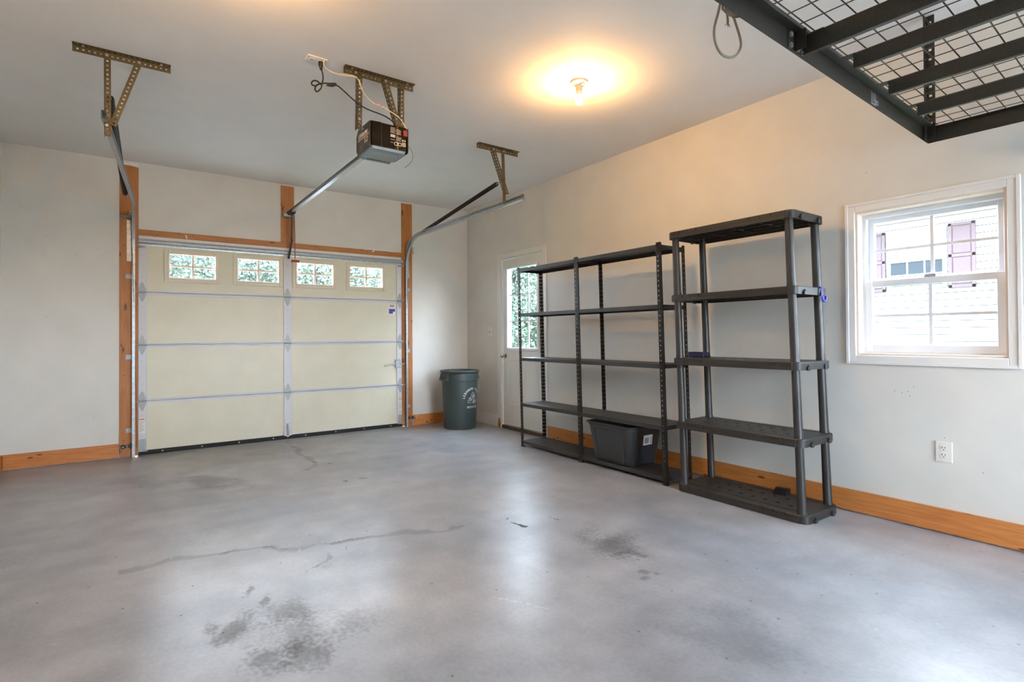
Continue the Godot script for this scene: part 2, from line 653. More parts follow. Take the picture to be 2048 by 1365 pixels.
	var t := floor_textures()
	m.albedo_texture = t[0]
	m.roughness_texture = t[1]
	m.roughness_texture_channel = BaseMaterial3D.TEXTURE_CHANNEL_RED
	m.metallic_specular = 0.72
	m = mat("bulb_glow", Color(1, 0.95, 0.85), 0.4)
	m.emission_enabled = true
	m.emission = Color(1.0, 0.92, 0.78)
	m.emission_energy_multiplier = 6.0
	# outdoors
	mat("siding_white", Color(0.62, 0.63, 0.63), 0.7)
	mat("shutter_red", Color(0.215, 0.15, 0.17), 0.7)
	m = mat("dark_glass", Color(0.13, 0.16, 0.18), 0.15)
	m.metallic_specular = 0.15
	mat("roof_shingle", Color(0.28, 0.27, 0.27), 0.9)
	m = mat("lawn", Color(0.24, 0.34, 0.15), 0.95)
	grain(m, 1.5, 31, 0.35)
	m = mat("driveway", Color(0.78, 0.77, 0.75), 0.9)
	m = mat("bark", Color(0.30, 0.25, 0.20), 0.9)
	m = mat("leaf_green", Color.WHITE, 0.6)
	m.vertex_color_use_as_albedo = true


# ---------------------------------------------------------------- the room

# a slab of wall between two corners, with openings [lo, hi] along its length axis and in height
func slab(st: SurfaceTool, axis: int, l0: float, l1: float, t0: float, t1: float, y0: float, y1: float, holes: Array) -> void:
	var put := func(a: float, b: float, c: float, d: float) -> void:
		if b - a < 0.0005 or d - c < 0.0005:
			return
		if axis == 0:
			span(st, Vector3(a, c, t0), Vector3(b, d, t1))
		else:
			span(st, Vector3(t0, c, a), Vector3(t1, d, b))
	var at := l0
	for h in holes:
		put.call(at, h[0], y0, y1)
		put.call(h[0], h[1], y0, h[2])
		put.call(h[0], h[1], h[3], y1)
		at = h[1]
	put.call(at, l1, y0, y1)


const WIN := [-1.525, -0.790, 1.013, 1.928]
const SIDE_DOOR := [-5.575, -4.722, 0.0, 2.118]
const FILL_WIN := [1.30, 3.55, 0.80, 2.20]  # opening added behind the camera for fill daylight


func build_room() -> void:
	# floor slab with one picture laid over its upper face
	var st := sheet()
	var a := Vector3(LEFT - 0.1, 0, FRONT - 0.2)
	var b := Vector3(RIGHT + 0.1, 0, BACK + 0.1)
	var p := [a, Vector3(b.x, 0, a.z), b, Vector3(a.x, 0, b.z)]
	var t := [Vector2(0, 0), Vector2(1, 0), Vector2(1, 1), Vector2(0, 1)]
	var n := [Vector3.UP, Vector3.UP, Vector3.UP]
	tri(st, [p[0], p[1], p[2]], n, [t[0], t[1], t[2]])
	tri(st, [p[0], p[2], p[3]], n, [t[0], t[2], t[3]])
	struct("floor", st, M.concrete_floor, "grey sealed concrete floor with cracks, oil stains and tyre marks", "floor")
	st = sheet()
	span(st, Vector3(LEFT - 0.1, -0.2, FRONT - 0.2), Vector3(RIGHT + 0.1, -0.004, BACK + 0.1))
	obj("slab", st, M.concrete_curb, get_node("floor"))

	st = sheet()
	span(st, Vector3(LEFT - 0.15, CEIL, FRONT - 0.15), Vector3(RIGHT + 0.15, CEIL + 0.15, BACK + 0.15))
	struct("ceiling", st, M.ceiling_paint, "smooth pale grey painted ceiling", "ceiling")
	st = sheet()
	slab(st, 0, LEFT, RIGHT, FRONT - 0.15, FRONT, 0.0, CEIL, [[0.045, 2.875, 0.0, 2.165]])
	struct("wall_front", st, M.painted_drywall, "cream white drywall around the overhead door", "wall")
	st = sheet()
	slab(st, 2, FRONT - 0.15, BACK + 0.15, RIGHT, RIGHT + 0.15, 0.0, CEIL, [SIDE_DOOR, WIN])
	struct("wall_right", st, M.painted_drywall, "cream white drywall behind the shelving units", "wall")
	st = sheet()
	slab(st, 2, FRONT - 0.15, BACK + 0.15, LEFT - 0.15, LEFT, 0.0, CEIL, [])
	struct("wall_left", st, M.painted_drywall, "plain cream drywall at the outer left side", "wall")
	st = sheet()
	slab(st, 0, LEFT, RIGHT, BACK, BACK + 0.15, 0.0, CEIL, [FILL_WIN])
	struct("wall_back", st, M.painted_drywall, "plain cream drywall opposite the overhead door", "wall")

	# nail pops and scuffs on the drywall
	var marks := []
	for k in 26:
		marks.append(Vector3(RIGHT, rng.randf_range(0.2, 2.2), rng.randf_range(-6.3, 0.0)))
	marks = marks.filter(func(q): return not (q.z > WIN[0] - 0.1 and q.z < WIN[1] + 0.1 and q.y > WIN[2] - 0.1 and q.y < WIN[3] + 0.1) and not (q.z > SIDE_DOOR[0] - 0.1 and q.z < SIDE_DOOR[1] + 0.1))
	for q in [[0.80, -1.32], [0.79, -1.28], [0.775, -1.24], [0.80, -1.25], [0.83, -1.22]]:
		marks.append(Vector3(RIGHT, q[0], q[1]))
	put_heads(get_node("wall_right"), "nail_pop", marks, Vector3.LEFT, 0.0032, 0.0007, M.label_grey)
	marks = []
	for k in 16:
		marks.append(Vector3(rng.randf_range(LEFT, -0.15) if k % 2 == 0 else rng.randf_range(3.02, RIGHT), rng.randf_range(0.3, 2.6), FRONT))
	put_heads(get_node("wall_front"), "nail_pop", marks, Vector3.BACK, 0.0035, 0.0007, M.label_grey)

	# stained pine baseboards
	st = sheet()
	span(st, Vector3(LEFT + 0.02, 0.006, FRONT), Vector3(-0.085, 0.135, FRONT + 0.018), 0.002)
	span(st, Vector3(2.99, 0.004, FRONT), Vector3(RIGHT - 0.016, 0.135, FRONT + 0.018), 0.002)
	struct("baseboard_front", st, M.pine, "stained pine baseboard beside the overhead door", "baseboard")
	st = sheet()
	span(st, Vector3(LEFT, 0.006, FRONT), Vector3(LEFT + 0.018, 0.135, BACK), 0.002)
	struct("baseboard_left", st, M.pine, "stained pine baseboard along the left wall", "baseboard")
	st = sheet()
	span(st, Vector3(RIGHT - 0.018, 0.008, -4.655), Vector3(RIGHT, 0.143, BACK), 0.002)
	struct("baseboard_right", st, M.pine, "long stained pine baseboard under the window and behind the shelves", "baseboard")
	st = sheet()
	span(st, Vector3(RIGHT - 0.014, 0.004, FRONT), Vector3(RIGHT, 0.145, -5.655), 0.002)
	struct("trim_1", st, M.white_trim, "white painted base board between corner and side door", "trim")


func build_frame_boards() -> void:
	var boards := [
		["trim_2", Vector3(-0.080, 0.004, FRONT), Vector3(0.072, 2.835, FRONT + 0.006), "tall stained framing board left of the overhead door, full height"],
		["trim_3", Vector3(1.385, 2.222, FRONT), Vector3(1.527, 2.862, FRONT + 0.006), "short stained framing board above the middle of the overhead door"],
		["trim_4", Vector3(2.834, 0.004, FRONT), Vector3(2.982, 2.862, FRONT + 0.006), "tall stained framing board on the trash can's side of the overhead door"],
		["trim_5", Vector3(0.072, 2.163, FRONT), Vector3(2.834, 2.221, FRONT + 0.008), "long thin stained header board above the overhead door"],
	]
	for i in boards.size():
		var st := sheet()
		span(st, boards[i][1], boards[i][2], 0.0015)
		var o := struct(boards[i][0], st, M.pine_dark, boards[i][3], "framing board")
		var spots := []
		var lo: Vector3 = boards[i][1]
		var hi: Vector3 = boards[i][2]
		var upright := hi.y - lo.y > hi.x - lo.x
		var count := 9 if i != 1 else 4
		for k in count:
			var f := (k + 0.5) / count
			var x := lerpf(lo.x, hi.x, 0.25 + 0.5 * (k % 2)) if upright else lerpf(lo.x, hi.x, f)
			var y := lerpf(lo.y, hi.y, f) if upright else lerpf(lo.y, hi.y, 0.3 + 0.4 * (k % 2))
			spots.append(Vector3(x, y, hi.z))
		put_heads(o, "screw", spots, Vector3.BACK, 0.0045, 0.0012, M.slot_dark)
	# torn drywall paper left along the boards
	var torn := [
		[PackedVector2Array([Vector2(0.0, 2.835), Vector2(0.072, 2.825), Vector2(0.076, 2.862), Vector2(0.02, 2.866), Vector2(-0.05, 2.852), Vector2(-0.06, 2.842)]), 0],
		[PackedVector2Array([Vector2(2.35, 2.215), Vector2(2.42, 2.226), Vector2(2.62, 2.222), Vector2(2.72, 2.218), Vector2(2.72, 2.226), Vector2(2.56, 2.238), Vector2(2.40, 2.24)]), 3],
		[PackedVector2Array([Vector2(2.44, 2.20), Vector2(2.46, 2.198), Vector2(2.485, 2.225), Vector2(2.465, 2.228)]), 3],
		[PackedVector2Array([Vector2(0.475, 2.165), Vector2(0.485, 2.165), Vector2(0.475, 2.20), Vector2(0.462, 2.205)]), 3],
	]
	for e in torn:
		var st := sheet()
		prism(st, e[0], 0.003, Transform3D(Basis(), Vector3(0, 0, FRONT + 0.0075)))
		obj("torn_paper", st, M.white_trim, get_node(boards[e[1]][0]))


func build_side_door() -> void:
	var o := Node3D.new()
	o.name = "door_1"
	o.position = Vector3(RIGHT, 0, SIDE_DOOR[0])
	add_child(o)
	tag(o, "white side door with nine-pane window beside the metal shelves", "door", "", "structure")
	var w: float = SIDE_DOOR[1] - SIDE_DOOR[0]
	var h: float = SIDE_DOOR[3]
	# casing and jamb; local x points out through the wall, z along it
	var st := sheet()
	for z in [[-0.07, 0.004], [w - 0.004, w + 0.058]]:
		span(st, Vector3(-0.014, 0.0, z[0]), Vector3(0.0, h + 0.055, z[1]), 0.003)
	span(st, Vector3(-0.013, h - 0.004, 0.004), Vector3(0.0, h + 0.055, w - 0.004), 0.003)
	obj("casing", st, M.white_trim, o)
	st = sheet()
	for z in [[0.0, 0.014], [w - 0.014, w]]:
		span(st, Vector3(0.0, 0.0, z[0]), Vector3(0.15, h, z[1]))
	span(st, Vector3(0.0, h - 0.014, 0.014), Vector3(0.15, h, w - 0.014))
	obj("jamb", st, M.white_trim, o)
	st = sheet()
	span(st, Vector3(-0.012, 0.0, 0.014), Vector3(0.16, 0.042, w - 0.014), 0.004)
	obj("threshold", st, M.sill_brown, o)
	# leaf with a real opening for the glass
	var g := [0.135, w - 0.135, 1.005, 1.975]
	st = sheet()
	slab(st, 2, 0.023, w - 0.023, 0.012, 0.056, 0.05, h - 0.023, [g])
	var leaf := obj("door_leaf", st, M.door_white, o)
	# moulded panels below the glass: a sunk border and a raised field
	for z in [[0.115, 0.375], [w - 0.375, w - 0.115]]:
		var pan := sheet()
		for f in [[z[0], z[0] + 0.012, 0.30, 0.86], [z[1] - 0.012, z[1], 0.30, 0.86]]:
			span(pan, Vector3(0.006, f[2], f[0]), Vector3(0.012, f[3], f[1]), 0.003)
		for y in [0.30, 0.848]:
			span(pan, Vector3(0.006, y, z[0] + 0.012), Vector3(0.012, y + 0.012, z[1] - 0.012), 0.003)
		span(pan, Vector3(0.006, 0.345, z[0] + 0.045), Vector3(0.012, 0.815, z[1] - 0.045), 0.004)
		obj("panel", pan, M.door_white, leaf)
	st = sheet()
	span(st, Vector3(-0.004, g[2] - 0.035, g[0] - 0.035), Vector3(0.014, g[2], g[1] + 0.035), 0.004)
	span(st, Vector3(-0.004, g[3], g[0] - 0.035), Vector3(0.014, g[3] + 0.03, g[1] + 0.035), 0.004)
	span(st, Vector3(-0.004, g[2], g[0] - 0.035), Vector3(0.014, g[3], g[0]), 0.004)
	span(st, Vector3(-0.004, g[2], g[1]), Vector3(0.014, g[3], g[1] + 0.035), 0.004)
	obj("glass_frame", st, M.vinyl_white, leaf)
	var dz: float = (g[1] - g[0]) / 3.0
	var dy: float = (g[3] - g[2]) / 3.0
	st = sheet()
	for k in [1, 2]:
		span(st, Vector3(0.026, g[2], g[0] + dz * k - 0.009), Vector3(0.038, g[3], g[0] + dz * k + 0.009))
		span(st, Vector3(0.0265, g[2] + dy * k - 0.008, g[0]), Vector3(0.0375, g[2] + dy * k + 0.008, g[1]))
	obj("muntins", st, M.vinyl_white, leaf)
	for i in 3:
		for j in 3:
			st = sheet()
			span(st, Vector3(0.031, g[2] + dy * j + 0.008, g[0] + dz * i + 0.009), Vector3(0.033, g[2] + dy * (j + 1) - 0.008, g[0] + dz * (i + 1) - 0.009))
			obj("pane", st, M.glass, leaf)
	# torn sticker in the corner of the glass
	st = sheet()
	prism(st, PackedVector2Array([Vector2(0, 0), Vector2(0.07, 0.03), Vector2(0.02, -0.10)]), 0.001, Transform3D(Basis(Vector3(0, 0, 1), Vector3(0, 1, 0), Vector3(-1, 0, 0)), Vector3(0.029, g[3] - 0.11, g[0] + 0.09)))
	obj("torn_sticker", st, M.label_grey, leaf)
	# knob and hinges
	st = sheet()
	var turn := Basis(Vector3(0, 0, 1), Vector3(-1, 0, 0), Vector3(0, -1, 0))
	lathe(st, [[0.0, -0.001], [0.033, 0.0], [0.033, 0.006], [0.014, 0.010], [0.012, 0.026], [0.024, 0.034], [0.029, 0.046], [0.026, 0.058], [0.014, 0.066], [0.0, 0.067]], 20, Transform3D(turn, Vector3(0.012, 0.905, 0.068)))
	obj("knob", st, M.chrome, leaf)
	for y in [0.22, 1.03, 1.82]:
		st = sheet()
		lathe(st, [[0.0, 0.0], [0.008, 0.0], [0.008, 0.10], [0.0, 0.10]], 10, Transform3D(Basis(), Vector3(0.002, y, w - 0.016)))
		obj("hinge", st, M.label_grey, leaf)
	# the casing foot is gnawed down to bare wood
	st = sheet()
	prism(st, PackedVector2Array([Vector2(-0.065, 0.0), Vector2(-0.008, 0.0), Vector2(-0.004, 0.05), Vector2(-0.02, 0.10), Vector2(-0.034, 0.118), Vector2(-0.05, 0.105), Vector2(-0.063, 0.06)]), 0.003, Transform3D(Basis(Vector3(0, 0, 1), Vector3(0, 1, 0), Vector3(-1, 0, 0)), Vector3(-0.014, 0.004, 0.0)))
	obj("bare_wood_foot", st, M.raw_wood, o)


# one sash in the plane of the right wall: x position, outline, border, panes across and up
func sash(parent: Node, called: String, x: float, z0: float, z1: float, y0: float, y1: float, border: float, low: float) -> void:
	var d := 0.016
	var st := sheet()
	span(st, Vector3(x - d, y0, z0), Vector3(x + d, y1, z0 + border), 0.003)
	span(st, Vector3(x - d, y0, z1 - border), Vector3(x + d, y1, z1), 0.003)
	span(st, Vector3(x - d, y0, z0 + border), Vector3(x + d, y0 + low, z1 - border), 0.003)
	span(st, Vector3(x - d, y1 - border, z0 + border), Vector3(x + d, y1, z1 - border), 0.003)
	var o := obj(called, st, M.vinyl_white, parent)
	var zc := (z0 + z1) * 0.5
	var yc := (y0 + low + y1 - border) * 0.5
	st = sheet()
	span(st, Vector3(x - 0.006, y0 + low, zc - 0.009), Vector3(x + 0.006, y1 - border, zc + 0.009))
	span(st, Vector3(x - 0.0055, yc - 0.008, z0 + border), Vector3(x + 0.0055, yc + 0.008, z1 - border))
	obj("muntins", st, M.vinyl_white, o)
	for z in [[z0 + border, zc - 0.009], [zc + 0.009, z1 - border]]:
		for y in [[y0 + low, yc - 0.008], [yc + 0.008, y1 - border]]:
			st = sheet()
			span(st, Vector3(x - 0.001, y[0], z[0]), Vector3(x + 0.001, y[1], z[1]))
			obj("pane", st, M.glass, o)


func build_window() -> void:
	var o := Node3D.new()
	o.name = "window_1"
	o.position = Vector3(RIGHT, WIN[2], WIN[0])
	add_child(o)
	tag(o, "white double hung window with muntins in the wall by the outlet", "window", "", "structure")
	var w: float = WIN[1] - WIN[0]
	var h: float = WIN[3] - WIN[2]
	var c := 0.056
	var st := sheet()
	for s in [[Vector3(-0.014, -c, -c), Vector3(0, h + c, 0.0)], [Vector3(-0.014, -c, w), Vector3(0, h + c, w + c)], [Vector3(-0.014, -c, 0), Vector3(0, 0.0, w)], [Vector3(-0.014, h, 0), Vector3(0, h + c, w)]]:
		span(st, s[0], s[1], 0.003)
	# stepped outer band of the casing
	for s in [[Vector3(-0.020, -c, -c), Vector3(-0.014, h + c, -c + 0.018)], [Vector3(-0.020, -c, w + c - 0.018), Vector3(-0.014, h + c, w + c)], [Vector3(-0.020, -c, -c + 0.018), Vector3(-0.014, -c + 0.018, w + c - 0.018)], [Vector3(-0.020, h + c - 0.018, -c + 0.018), Vector3(-0.014, h + c, w + c - 0.018)]]:
		span(st, s[0], s[1], 0.002)
	obj("casing", st, M.white_trim, o)
	st = sheet()
	span(st, Vector3(0, 0, 0), Vector3(0.075, h, 0.012))
	span(st, Vector3(0, 0, w - 0.012), Vector3(0.075, h, w))
	span(st, Vector3(0, 0, 0.012), Vector3(0.075, 0.012, w - 0.012))
	span(st, Vector3(0, h - 0.012, 0.012), Vector3(0.075, h, w - 0.012))
	obj("jamb", st, M.window_warm_lit, o)
	st = sheet()
	for s in [[Vector3(0.075, 0, 0), Vector3(0.15, h, 0.032)], [Vector3(0.075, 0, w - 0.032), Vector3(0.15, h, w)], [Vector3(0.075, 0, 0.032), Vector3(0.15, 0.02, w - 0.032)], [Vector3(0.075, h - 0.04, 0.032), Vector3(0.15, h, w - 0.032)]]:
		span(st, s[0], s[1], 0.002)
	obj("vinyl_frame", st, M.vinyl_white, o)
	sash(o, "upper_sash", 0.128, 0.030, w - 0.030, 0.455, h - 0.035, 0.034, 0.034)
	sash(o, "lower_sash", 0.090, 0.022, w - 0.022, 0.016, 0.475, 0.042, 0.050)
	st = sheet()
	span(st, Vector3(0.078, 0.475, w * 0.5 - 0.03), Vector3(0.10, 0.483, w * 0.5 + 0.03), 0.002)
	tube(st, [Vector3(0.088, 0.488, w * 0.5 - 0.028), Vector3(0.084, 0.489, w * 0.5), Vector3(0.080, 0.487, w * 0.5 + 0.03)], 0.005, 6)
	obj("sash_lock", st, M.label_grey, o)


func build_fill_window() -> void:  # unseen window added behind the camera to let in fill daylight
	var o := Node3D.new()
	o.name = "window_2"
	o.position = Vector3(FILL_WIN[0], FILL_WIN[2], BACK)
	add_child(o)
	tag(o, "added unseen white sliding window for fill daylight, opposite the overhead door", "window", "", "structure")
	var w: float = FILL_WIN[1] - FILL_WIN[0]
	var h: float = FILL_WIN[3] - FILL_WIN[2]
	var st := sheet()
	for s in [[Vector3(-0.055, -0.055, -0.014), Vector3(0, h + 0.055, 0)], [Vector3(w, -0.055, -0.014), Vector3(w + 0.055, h + 0.055, 0)], [Vector3(0, -0.055, -0.014), Vector3(w, 0, 0)], [Vector3(0, h, -0.014), Vector3(w, h + 0.055, 0)]]:
		span(st, s[0], s[1], 0.003)
	obj("casing", st, M.white_trim, o)
	st = sheet()
	for s in [[Vector3(0, 0, 0.05), Vector3(0.04, h, 0.12)], [Vector3(w - 0.04, 0, 0.05), Vector3(w, h, 0.12)], [Vector3(0.04, 0, 0.05), Vector3(w - 0.04, 0.04, 0.12)], [Vector3(0.04, h - 0.04, 0.05), Vector3(w - 0.04, h, 0.12)], [Vector3(w * 0.5 - 0.025, 0.04, 0.06), Vector3(w * 0.5 + 0.025, h - 0.04, 0.11)]]:
		span(st, s[0], s[1], 0.002)
	obj("vinyl_frame", st, M.vinyl_white, o)
	for x in [[0.04, w * 0.5 - 0.025], [w * 0.5 + 0.025, w - 0.04]]:
		st = sheet()
		span(st, Vector3(x[0], 0.04, 0.084), Vector3(x[1], h - 0.04, 0.086))
		obj("pane", st, M.glass, o)


# ---------------------------------------------------------------- overhead door

const DOOR_X := [0.062, 2.856]
const JOINTS := [0.035, 0.531, 1.083, 1.604, 2.105]


func hinge_mesh() -> SurfaceTool:
	var st := sheet()
	var p := PackedVector2Array()
	for e in [[0.0, 0.097], [0.009, 0.091], [0.034, 0.026], [0.034, -0.026], [0.009, -0.091], [0.0, -0.097], [-0.009, -0.091], [-0.034, -0.026], [-0.034, 0.026], [-0.009, 0.091]]:
		p.append(Vector2(e[0], e[1]))
	prism(st, p, 0.003)
	tube(st, [Vector3(-0.036, 0.0, 0.008), Vector3(0.036, 0.0, 0.008)], 0.008, 8)
	for y in [-0.065, -0.035, 0.035, 0.065]:
		disc(st, Vector3(0, y, 0.003), Vector3.BACK, 0.006, 0.004, 6)
	return st


func build_garage_door() -> void:
	var z := FRONT - 0.012
	var o := thing("garage_door", "cream overhead sectional garage door with four small windows on top", "garage door", Vector3((DOOR_X[0] + DOOR_X[1]) * 0.5, 0, FRONT - 0.03))
	var off := -o.position
	var wins := [0.534, 1.156, 1.762, 2.376]
	for k in 4:
		var y0: float = JOINTS[k] + 0.0045
		var y1: float = JOINTS[k + 1] - 0.0045
		var st := sheet()
		var holes := []
		if k == 3:
			for c in wins:
				holes.append([c - 0.215, c + 0.215, 1.752, 2.012])
		slab(st, 0, DOOR_X[0] + off.x, DOOR_X[1] + off.x, z - 0.045 + off.z, z + off.z, y0, y1, holes.map(func(h): return [h[0] + off.x, h[1] + off.x, h[2], h[3]]))
		var s := obj("door_section", st, M.door_cream, o)
		# the pale rails along the upper and lower edge of the section
		st = sheet()
		if k < 3:
			span(st, Vector3(DOOR_X[0], y1 - 0.022, z) + off, Vector3(DOOR_X[1], y1, z + 0.004) + off, 0.001)
			span(st, Vector3(DOOR_X[0], y1 - 0.004, z + 0.004) + off, Vector3(DOOR_X[1], y1, z + 0.008) + off)
		if k > 0:
			span(st, Vector3(DOOR_X[0], y0, z) + off, Vector3(DOOR_X[1], y0 + 0.016, z + 0.004) + off, 0.001)
		else:
			span(st, Vector3(DOOR_X[0], y0 + 0.012, z) + off, Vector3(DOOR_X[1], y0 + 0.016, z + 0.003) + off, 0.001)
		if k < 3:
			span(st, Vector3(DOOR_X[0], y1 - 0.01, z - 0.044) + off, Vector3(DOOR_X[1], y1 + 0.014, z - 0.030) + off)
		obj("edge_rail", st, M.stile_white, s)
		# stiles
		for x in [[DOOR_X[0], 0.140], [1.415, 1.498], [2.770, DOOR_X[1]]]:
			st = sheet()
			span(st, Vector3(x[0], y0, z + 0.004) + off, Vector3(x[1], y1, z + 0.012) + off, 0.002)
			obj("stile", st, M.stile_white, s)
			put_heads(s, "rivet", [0.30, 0.72].map(func(q): return Vector3((x[0] + x[1]) * 0.5, lerpf(y0, y1, q), z + 0.012) + off), Vector3.BACK, 0.0045, 0.002, M.dull_zinc)
		if k < 3:
			continue
		for c in wins:
			var x0: float = c - 0.215
			var x1: float = c + 0.215
			var wy0 := 1.752
			var wy1 := 2.012
			st = sheet()
			var b := 0.036
			for e in [[x0 - b, x0, wy0 - b, wy1 + b], [x1, x1 + b, wy0 - b, wy1 + b], [x0, x1, wy0 - b, wy0], [x0, x1, wy1, wy1 + b]]:
				span(st, Vector3(e[0], e[2], z) + off, Vector3(e[1], e[3], z + 0.010) + off, 0.004)
			for e in [[x0 - b + 0.012, wy0 - 0.02], [c, wy0 - 0.022], [x1 + b - 0.012, wy0 - 0.02], [x0 - b + 0.012, wy1 + 0.02], [c, wy1 + 0.022], [x1 + b - 0.012, wy1 + 0.02]]:
				disc(st, Vector3(e[0], e[1], z + 0.010) + off, Vector3.BACK, 0.004, 0.002, 6)
			obj("window_frame", st, M.door_cream, s)
			st = sheet()
			var i := 0.020
			for e in [[x0 - 0.006, x0 + i - 0.008, wy0 - 0.006, wy1 + 0.006], [x1 - i + 0.008, x1 + 0.006, wy0 - 0.006, wy1 + 0.006], [x0 + i - 0.008, x1 - i + 0.008, wy0 - 0.006, wy0 + i - 0.008], [x0 + i - 0.008, x1 - i + 0.008, wy1 - i + 0.008, wy1 + 0.006]]:
				span(st, Vector3(e[0], e[2], z + 0.002) + off, Vector3(e[1], e[3], z + 0.016) + off, 0.003)
			span(st, Vector3(c - 0.010, wy0, z - 0.024) + off, Vector3(c + 0.010, wy1, z - 0.006) + off)
			span(st, Vector3(x0, (wy0 + wy1) * 0.5 - 0.009, z - 0.0235) + off, Vector3(x1, (wy0 + wy1) * 0.5 + 0.009, z - 0.0065) + off)
			obj("window_grille", st, M.window_warm_lit, s)
			var yc := (wy0 + wy1) * 0.5
			for px in [[x0, c - 0.01], [c + 0.01, x1]]:
				for py in [[wy0, yc - 0.009], [yc + 0.009, wy1]]:
					st = sheet()
					span(st, Vector3(px[0], py[0], z - 0.022) + off, Vector3(px[1], py[1], z - 0.020) + off)
					obj("pane", st, M.glass, s)
	# hinges on the joints, rollers at the ends
	var proto := hinge_mesh()
	proto.set_material(M.dull_zinc)
	var hm := proto.commit()
	for k in [1, 2, 3]:
		for x in [0.101, 1.457, 2.813]:
			var hg := MeshInstance3D.new()
			hg.name = "hinge"
			hg.mesh = hm
			hg.position = Vector3(x, JOINTS[k], z + 0.013) + off
			o.add_child(hg, true)
	for k in [1, 2, 3, 4]:
		for e in [[0.10, 0.034], [2.815, 2.882]]:
			var y: float = JOINTS[k] if k < 4 else 2.052
			var st := sheet()
			tube(st, [Vector3(e[0], y, z + 0.032) + off, Vector3(e[1], y, z + 0.032) + off], 0.0055, 8)
			disc(st, Vector3(e[1] - 0.005, y, z + 0.032) + off, Vector3.RIGHT, 0.020, 0.010, 12)
			span(st, Vector3(e[0] - 0.028, y - 0.012, z + 0.012) + off, Vector3(e[0] + 0.028, y + 0.012, z + 0.026) + off, 0.002)
			obj("roller", st, M.dull_zinc, o)
	# stiffening strut along the top
	var st := sheet()
	var prof := []
	for i in 9:
		var t := PI * i / 8.0
		prof.append(Vector2(sin(t) * 0.034 + 0.002, cos(t) * 0.026))
	prof.append(Vector2(0.0, -0.040))
	prof.append(Vector2(-0.003, -0.040))
	prof.append(Vector2(-0.003, 0.040))
	prof.append(Vector2(0.0, 0.040))
	sweep(st, prof, [Vector3(DOOR_X[0] + 0.01, 2.106, z + 0.006) + off, Vector3(DOOR_X[1] - 0.01, 2.106, z + 0.006) + off], Vector3.BACK)
	obj("top_strut", st, M.galvanised, o)
	st = sheet()
	span(st, Vector3(DOOR_X[0], 2.118, FRONT - 0.05) + off, Vector3(DOOR_X[1], 2.163, FRONT - 0.002) + off, 0.003)
	obj("weather_strip", st, M.white_trim, o)
	st = sheet()
	span(st, Vector3(DOOR_X[0], 0.001, z - 0.04) + off, Vector3(DOOR_X[1], 0.045, z + 0.006) + off, 0.006)
	obj("bottom_seal", st, M.rubber_black, o)
	put_heads(o, "seal_screw", range(8).map(func(i): return Vector3(0.27 + i * 0.345, 0.024, z + 0.006) + off), Vector3.BACK, 0.007, 0.004, M.bolt_steel, 8)
	# bottom corner plates, lift handle and side lock
	for x in [0.100, 2.815]:
		st = sheet()
		span(st, Vector3(x - 0.034, 0.05, z + 0.012) + off, Vector3(x + 0.034, 0.155, z + 0.017) + off, 0.001)
		span(st, Vector3(x - 0.034, 0.038, z + 0.012) + off, Vector3(x + 0.046, 0.05, z + 0.036) + off, 0.001)
		for e in [[-0.015, 0.08], [0.012, 0.095], [0.0, 0.13], [-0.008, 0.06]]:
			disc(st, Vector3(x + e[0], e[1], z + 0.017) + off, Vector3.BACK, 0.006, 0.004, 6)
		obj("corner_bracket", st, M.dull_zinc, o)
	st = sheet()
	tube(st, smooth_path([Vector3(1.455, 0.175, z + 0.012) + off, Vector3(1.455, 0.165, z + 0.045) + off, Vector3(1.455, 0.11, z + 0.05) + off, Vector3(1.455, 0.055, z + 0.045) + off, Vector3(1.455, 0.045, z + 0.012) + off], 4), 0.008, 8)
	disc(st, Vector3(1.455, 0.178, z + 0.012) + off, Vector3.BACK, 0.018, 0.008, 12)
	disc(st, Vector3(1.455, 0.045, z + 0.012) + off, Vector3.BACK, 0.018, 0.006, 12)
	obj("lift_handle", st, M.galvanised, o)
	st = sheet()
	span(st, Vector3(2.742, 0.755, z + 0.012) + off, Vector3(2.822, 0.845, z + 0.030) + off, 0.004)
	span(st, Vector3(2.735, 0.845, z + 0.012) + off, Vector3(2.815, 0.865, z + 0.018) + off, 0.002)
	bar(st, Vector3(2.745, 0.803, z + 0.036) + off, Vector3(2.655, 0.803, z + 0.040) + off, 0.022, 0.006, Vector3.UP, 0.002)
	tube(st, [Vector3(2.748, 0.803, z + 0.03) + off, Vector3(2.748, 0.803, z + 0.046) + off], 0.010, 10)
	tube(st, [Vector3(2.81, 0.803, z + 0.022) + off, Vector3(2.876, 0.803, z + 0.022) + off], 0.007, 8)
	obj("side_lock", st, M.galvanised, o)
	st = sheet()
	tube(st, smooth_path([Vector3(2.675, 0.80, z + 0.042) + off, Vector3(2.62, 0.795, z + 0.044) + off, Vector3(2.595, 0.775, z + 0.040) + off], 4), 0.010, 8)
	obj("lock_grip", st, M.door_cream, o)
	# decals
	for x in [0.100, 2.815]:
		st = sheet()
		span(st, Vector3(x - 0.026, 0.215, z + 0.0122) + off, Vector3(x + 0.026, 0.365, z + 0.0132) + off)
		var dcl := obj("warning_decal", st, M.label_white, o)
		st = sheet()
		span(st, Vector3(x - 0.022, 0.347, z + 0.0132) + off, Vector3(x + 0.022, 0.357, z + 0.0136) + off)
		obj("decal_stripe", st, M.label_orange, dcl)
		st = sheet()
		for i in 9:
			var wide := 0.040 if i % 3 != 0 else 0.026
			span(st, Vector3(x - 0.021, 0.232 + i * 0.012, z + 0.0132) + off, Vector3(x - 0.021 + wide, 0.2355 + i * 0.012, z + 0.0136) + off)
		obj("decal_text", st, M.label_grey, dcl)
	st = sheet()
	span(st, Vector3(2.668, 1.425, z + 0.0002) + off, Vector3(2.752, 1.555, z + 0.001) + off)
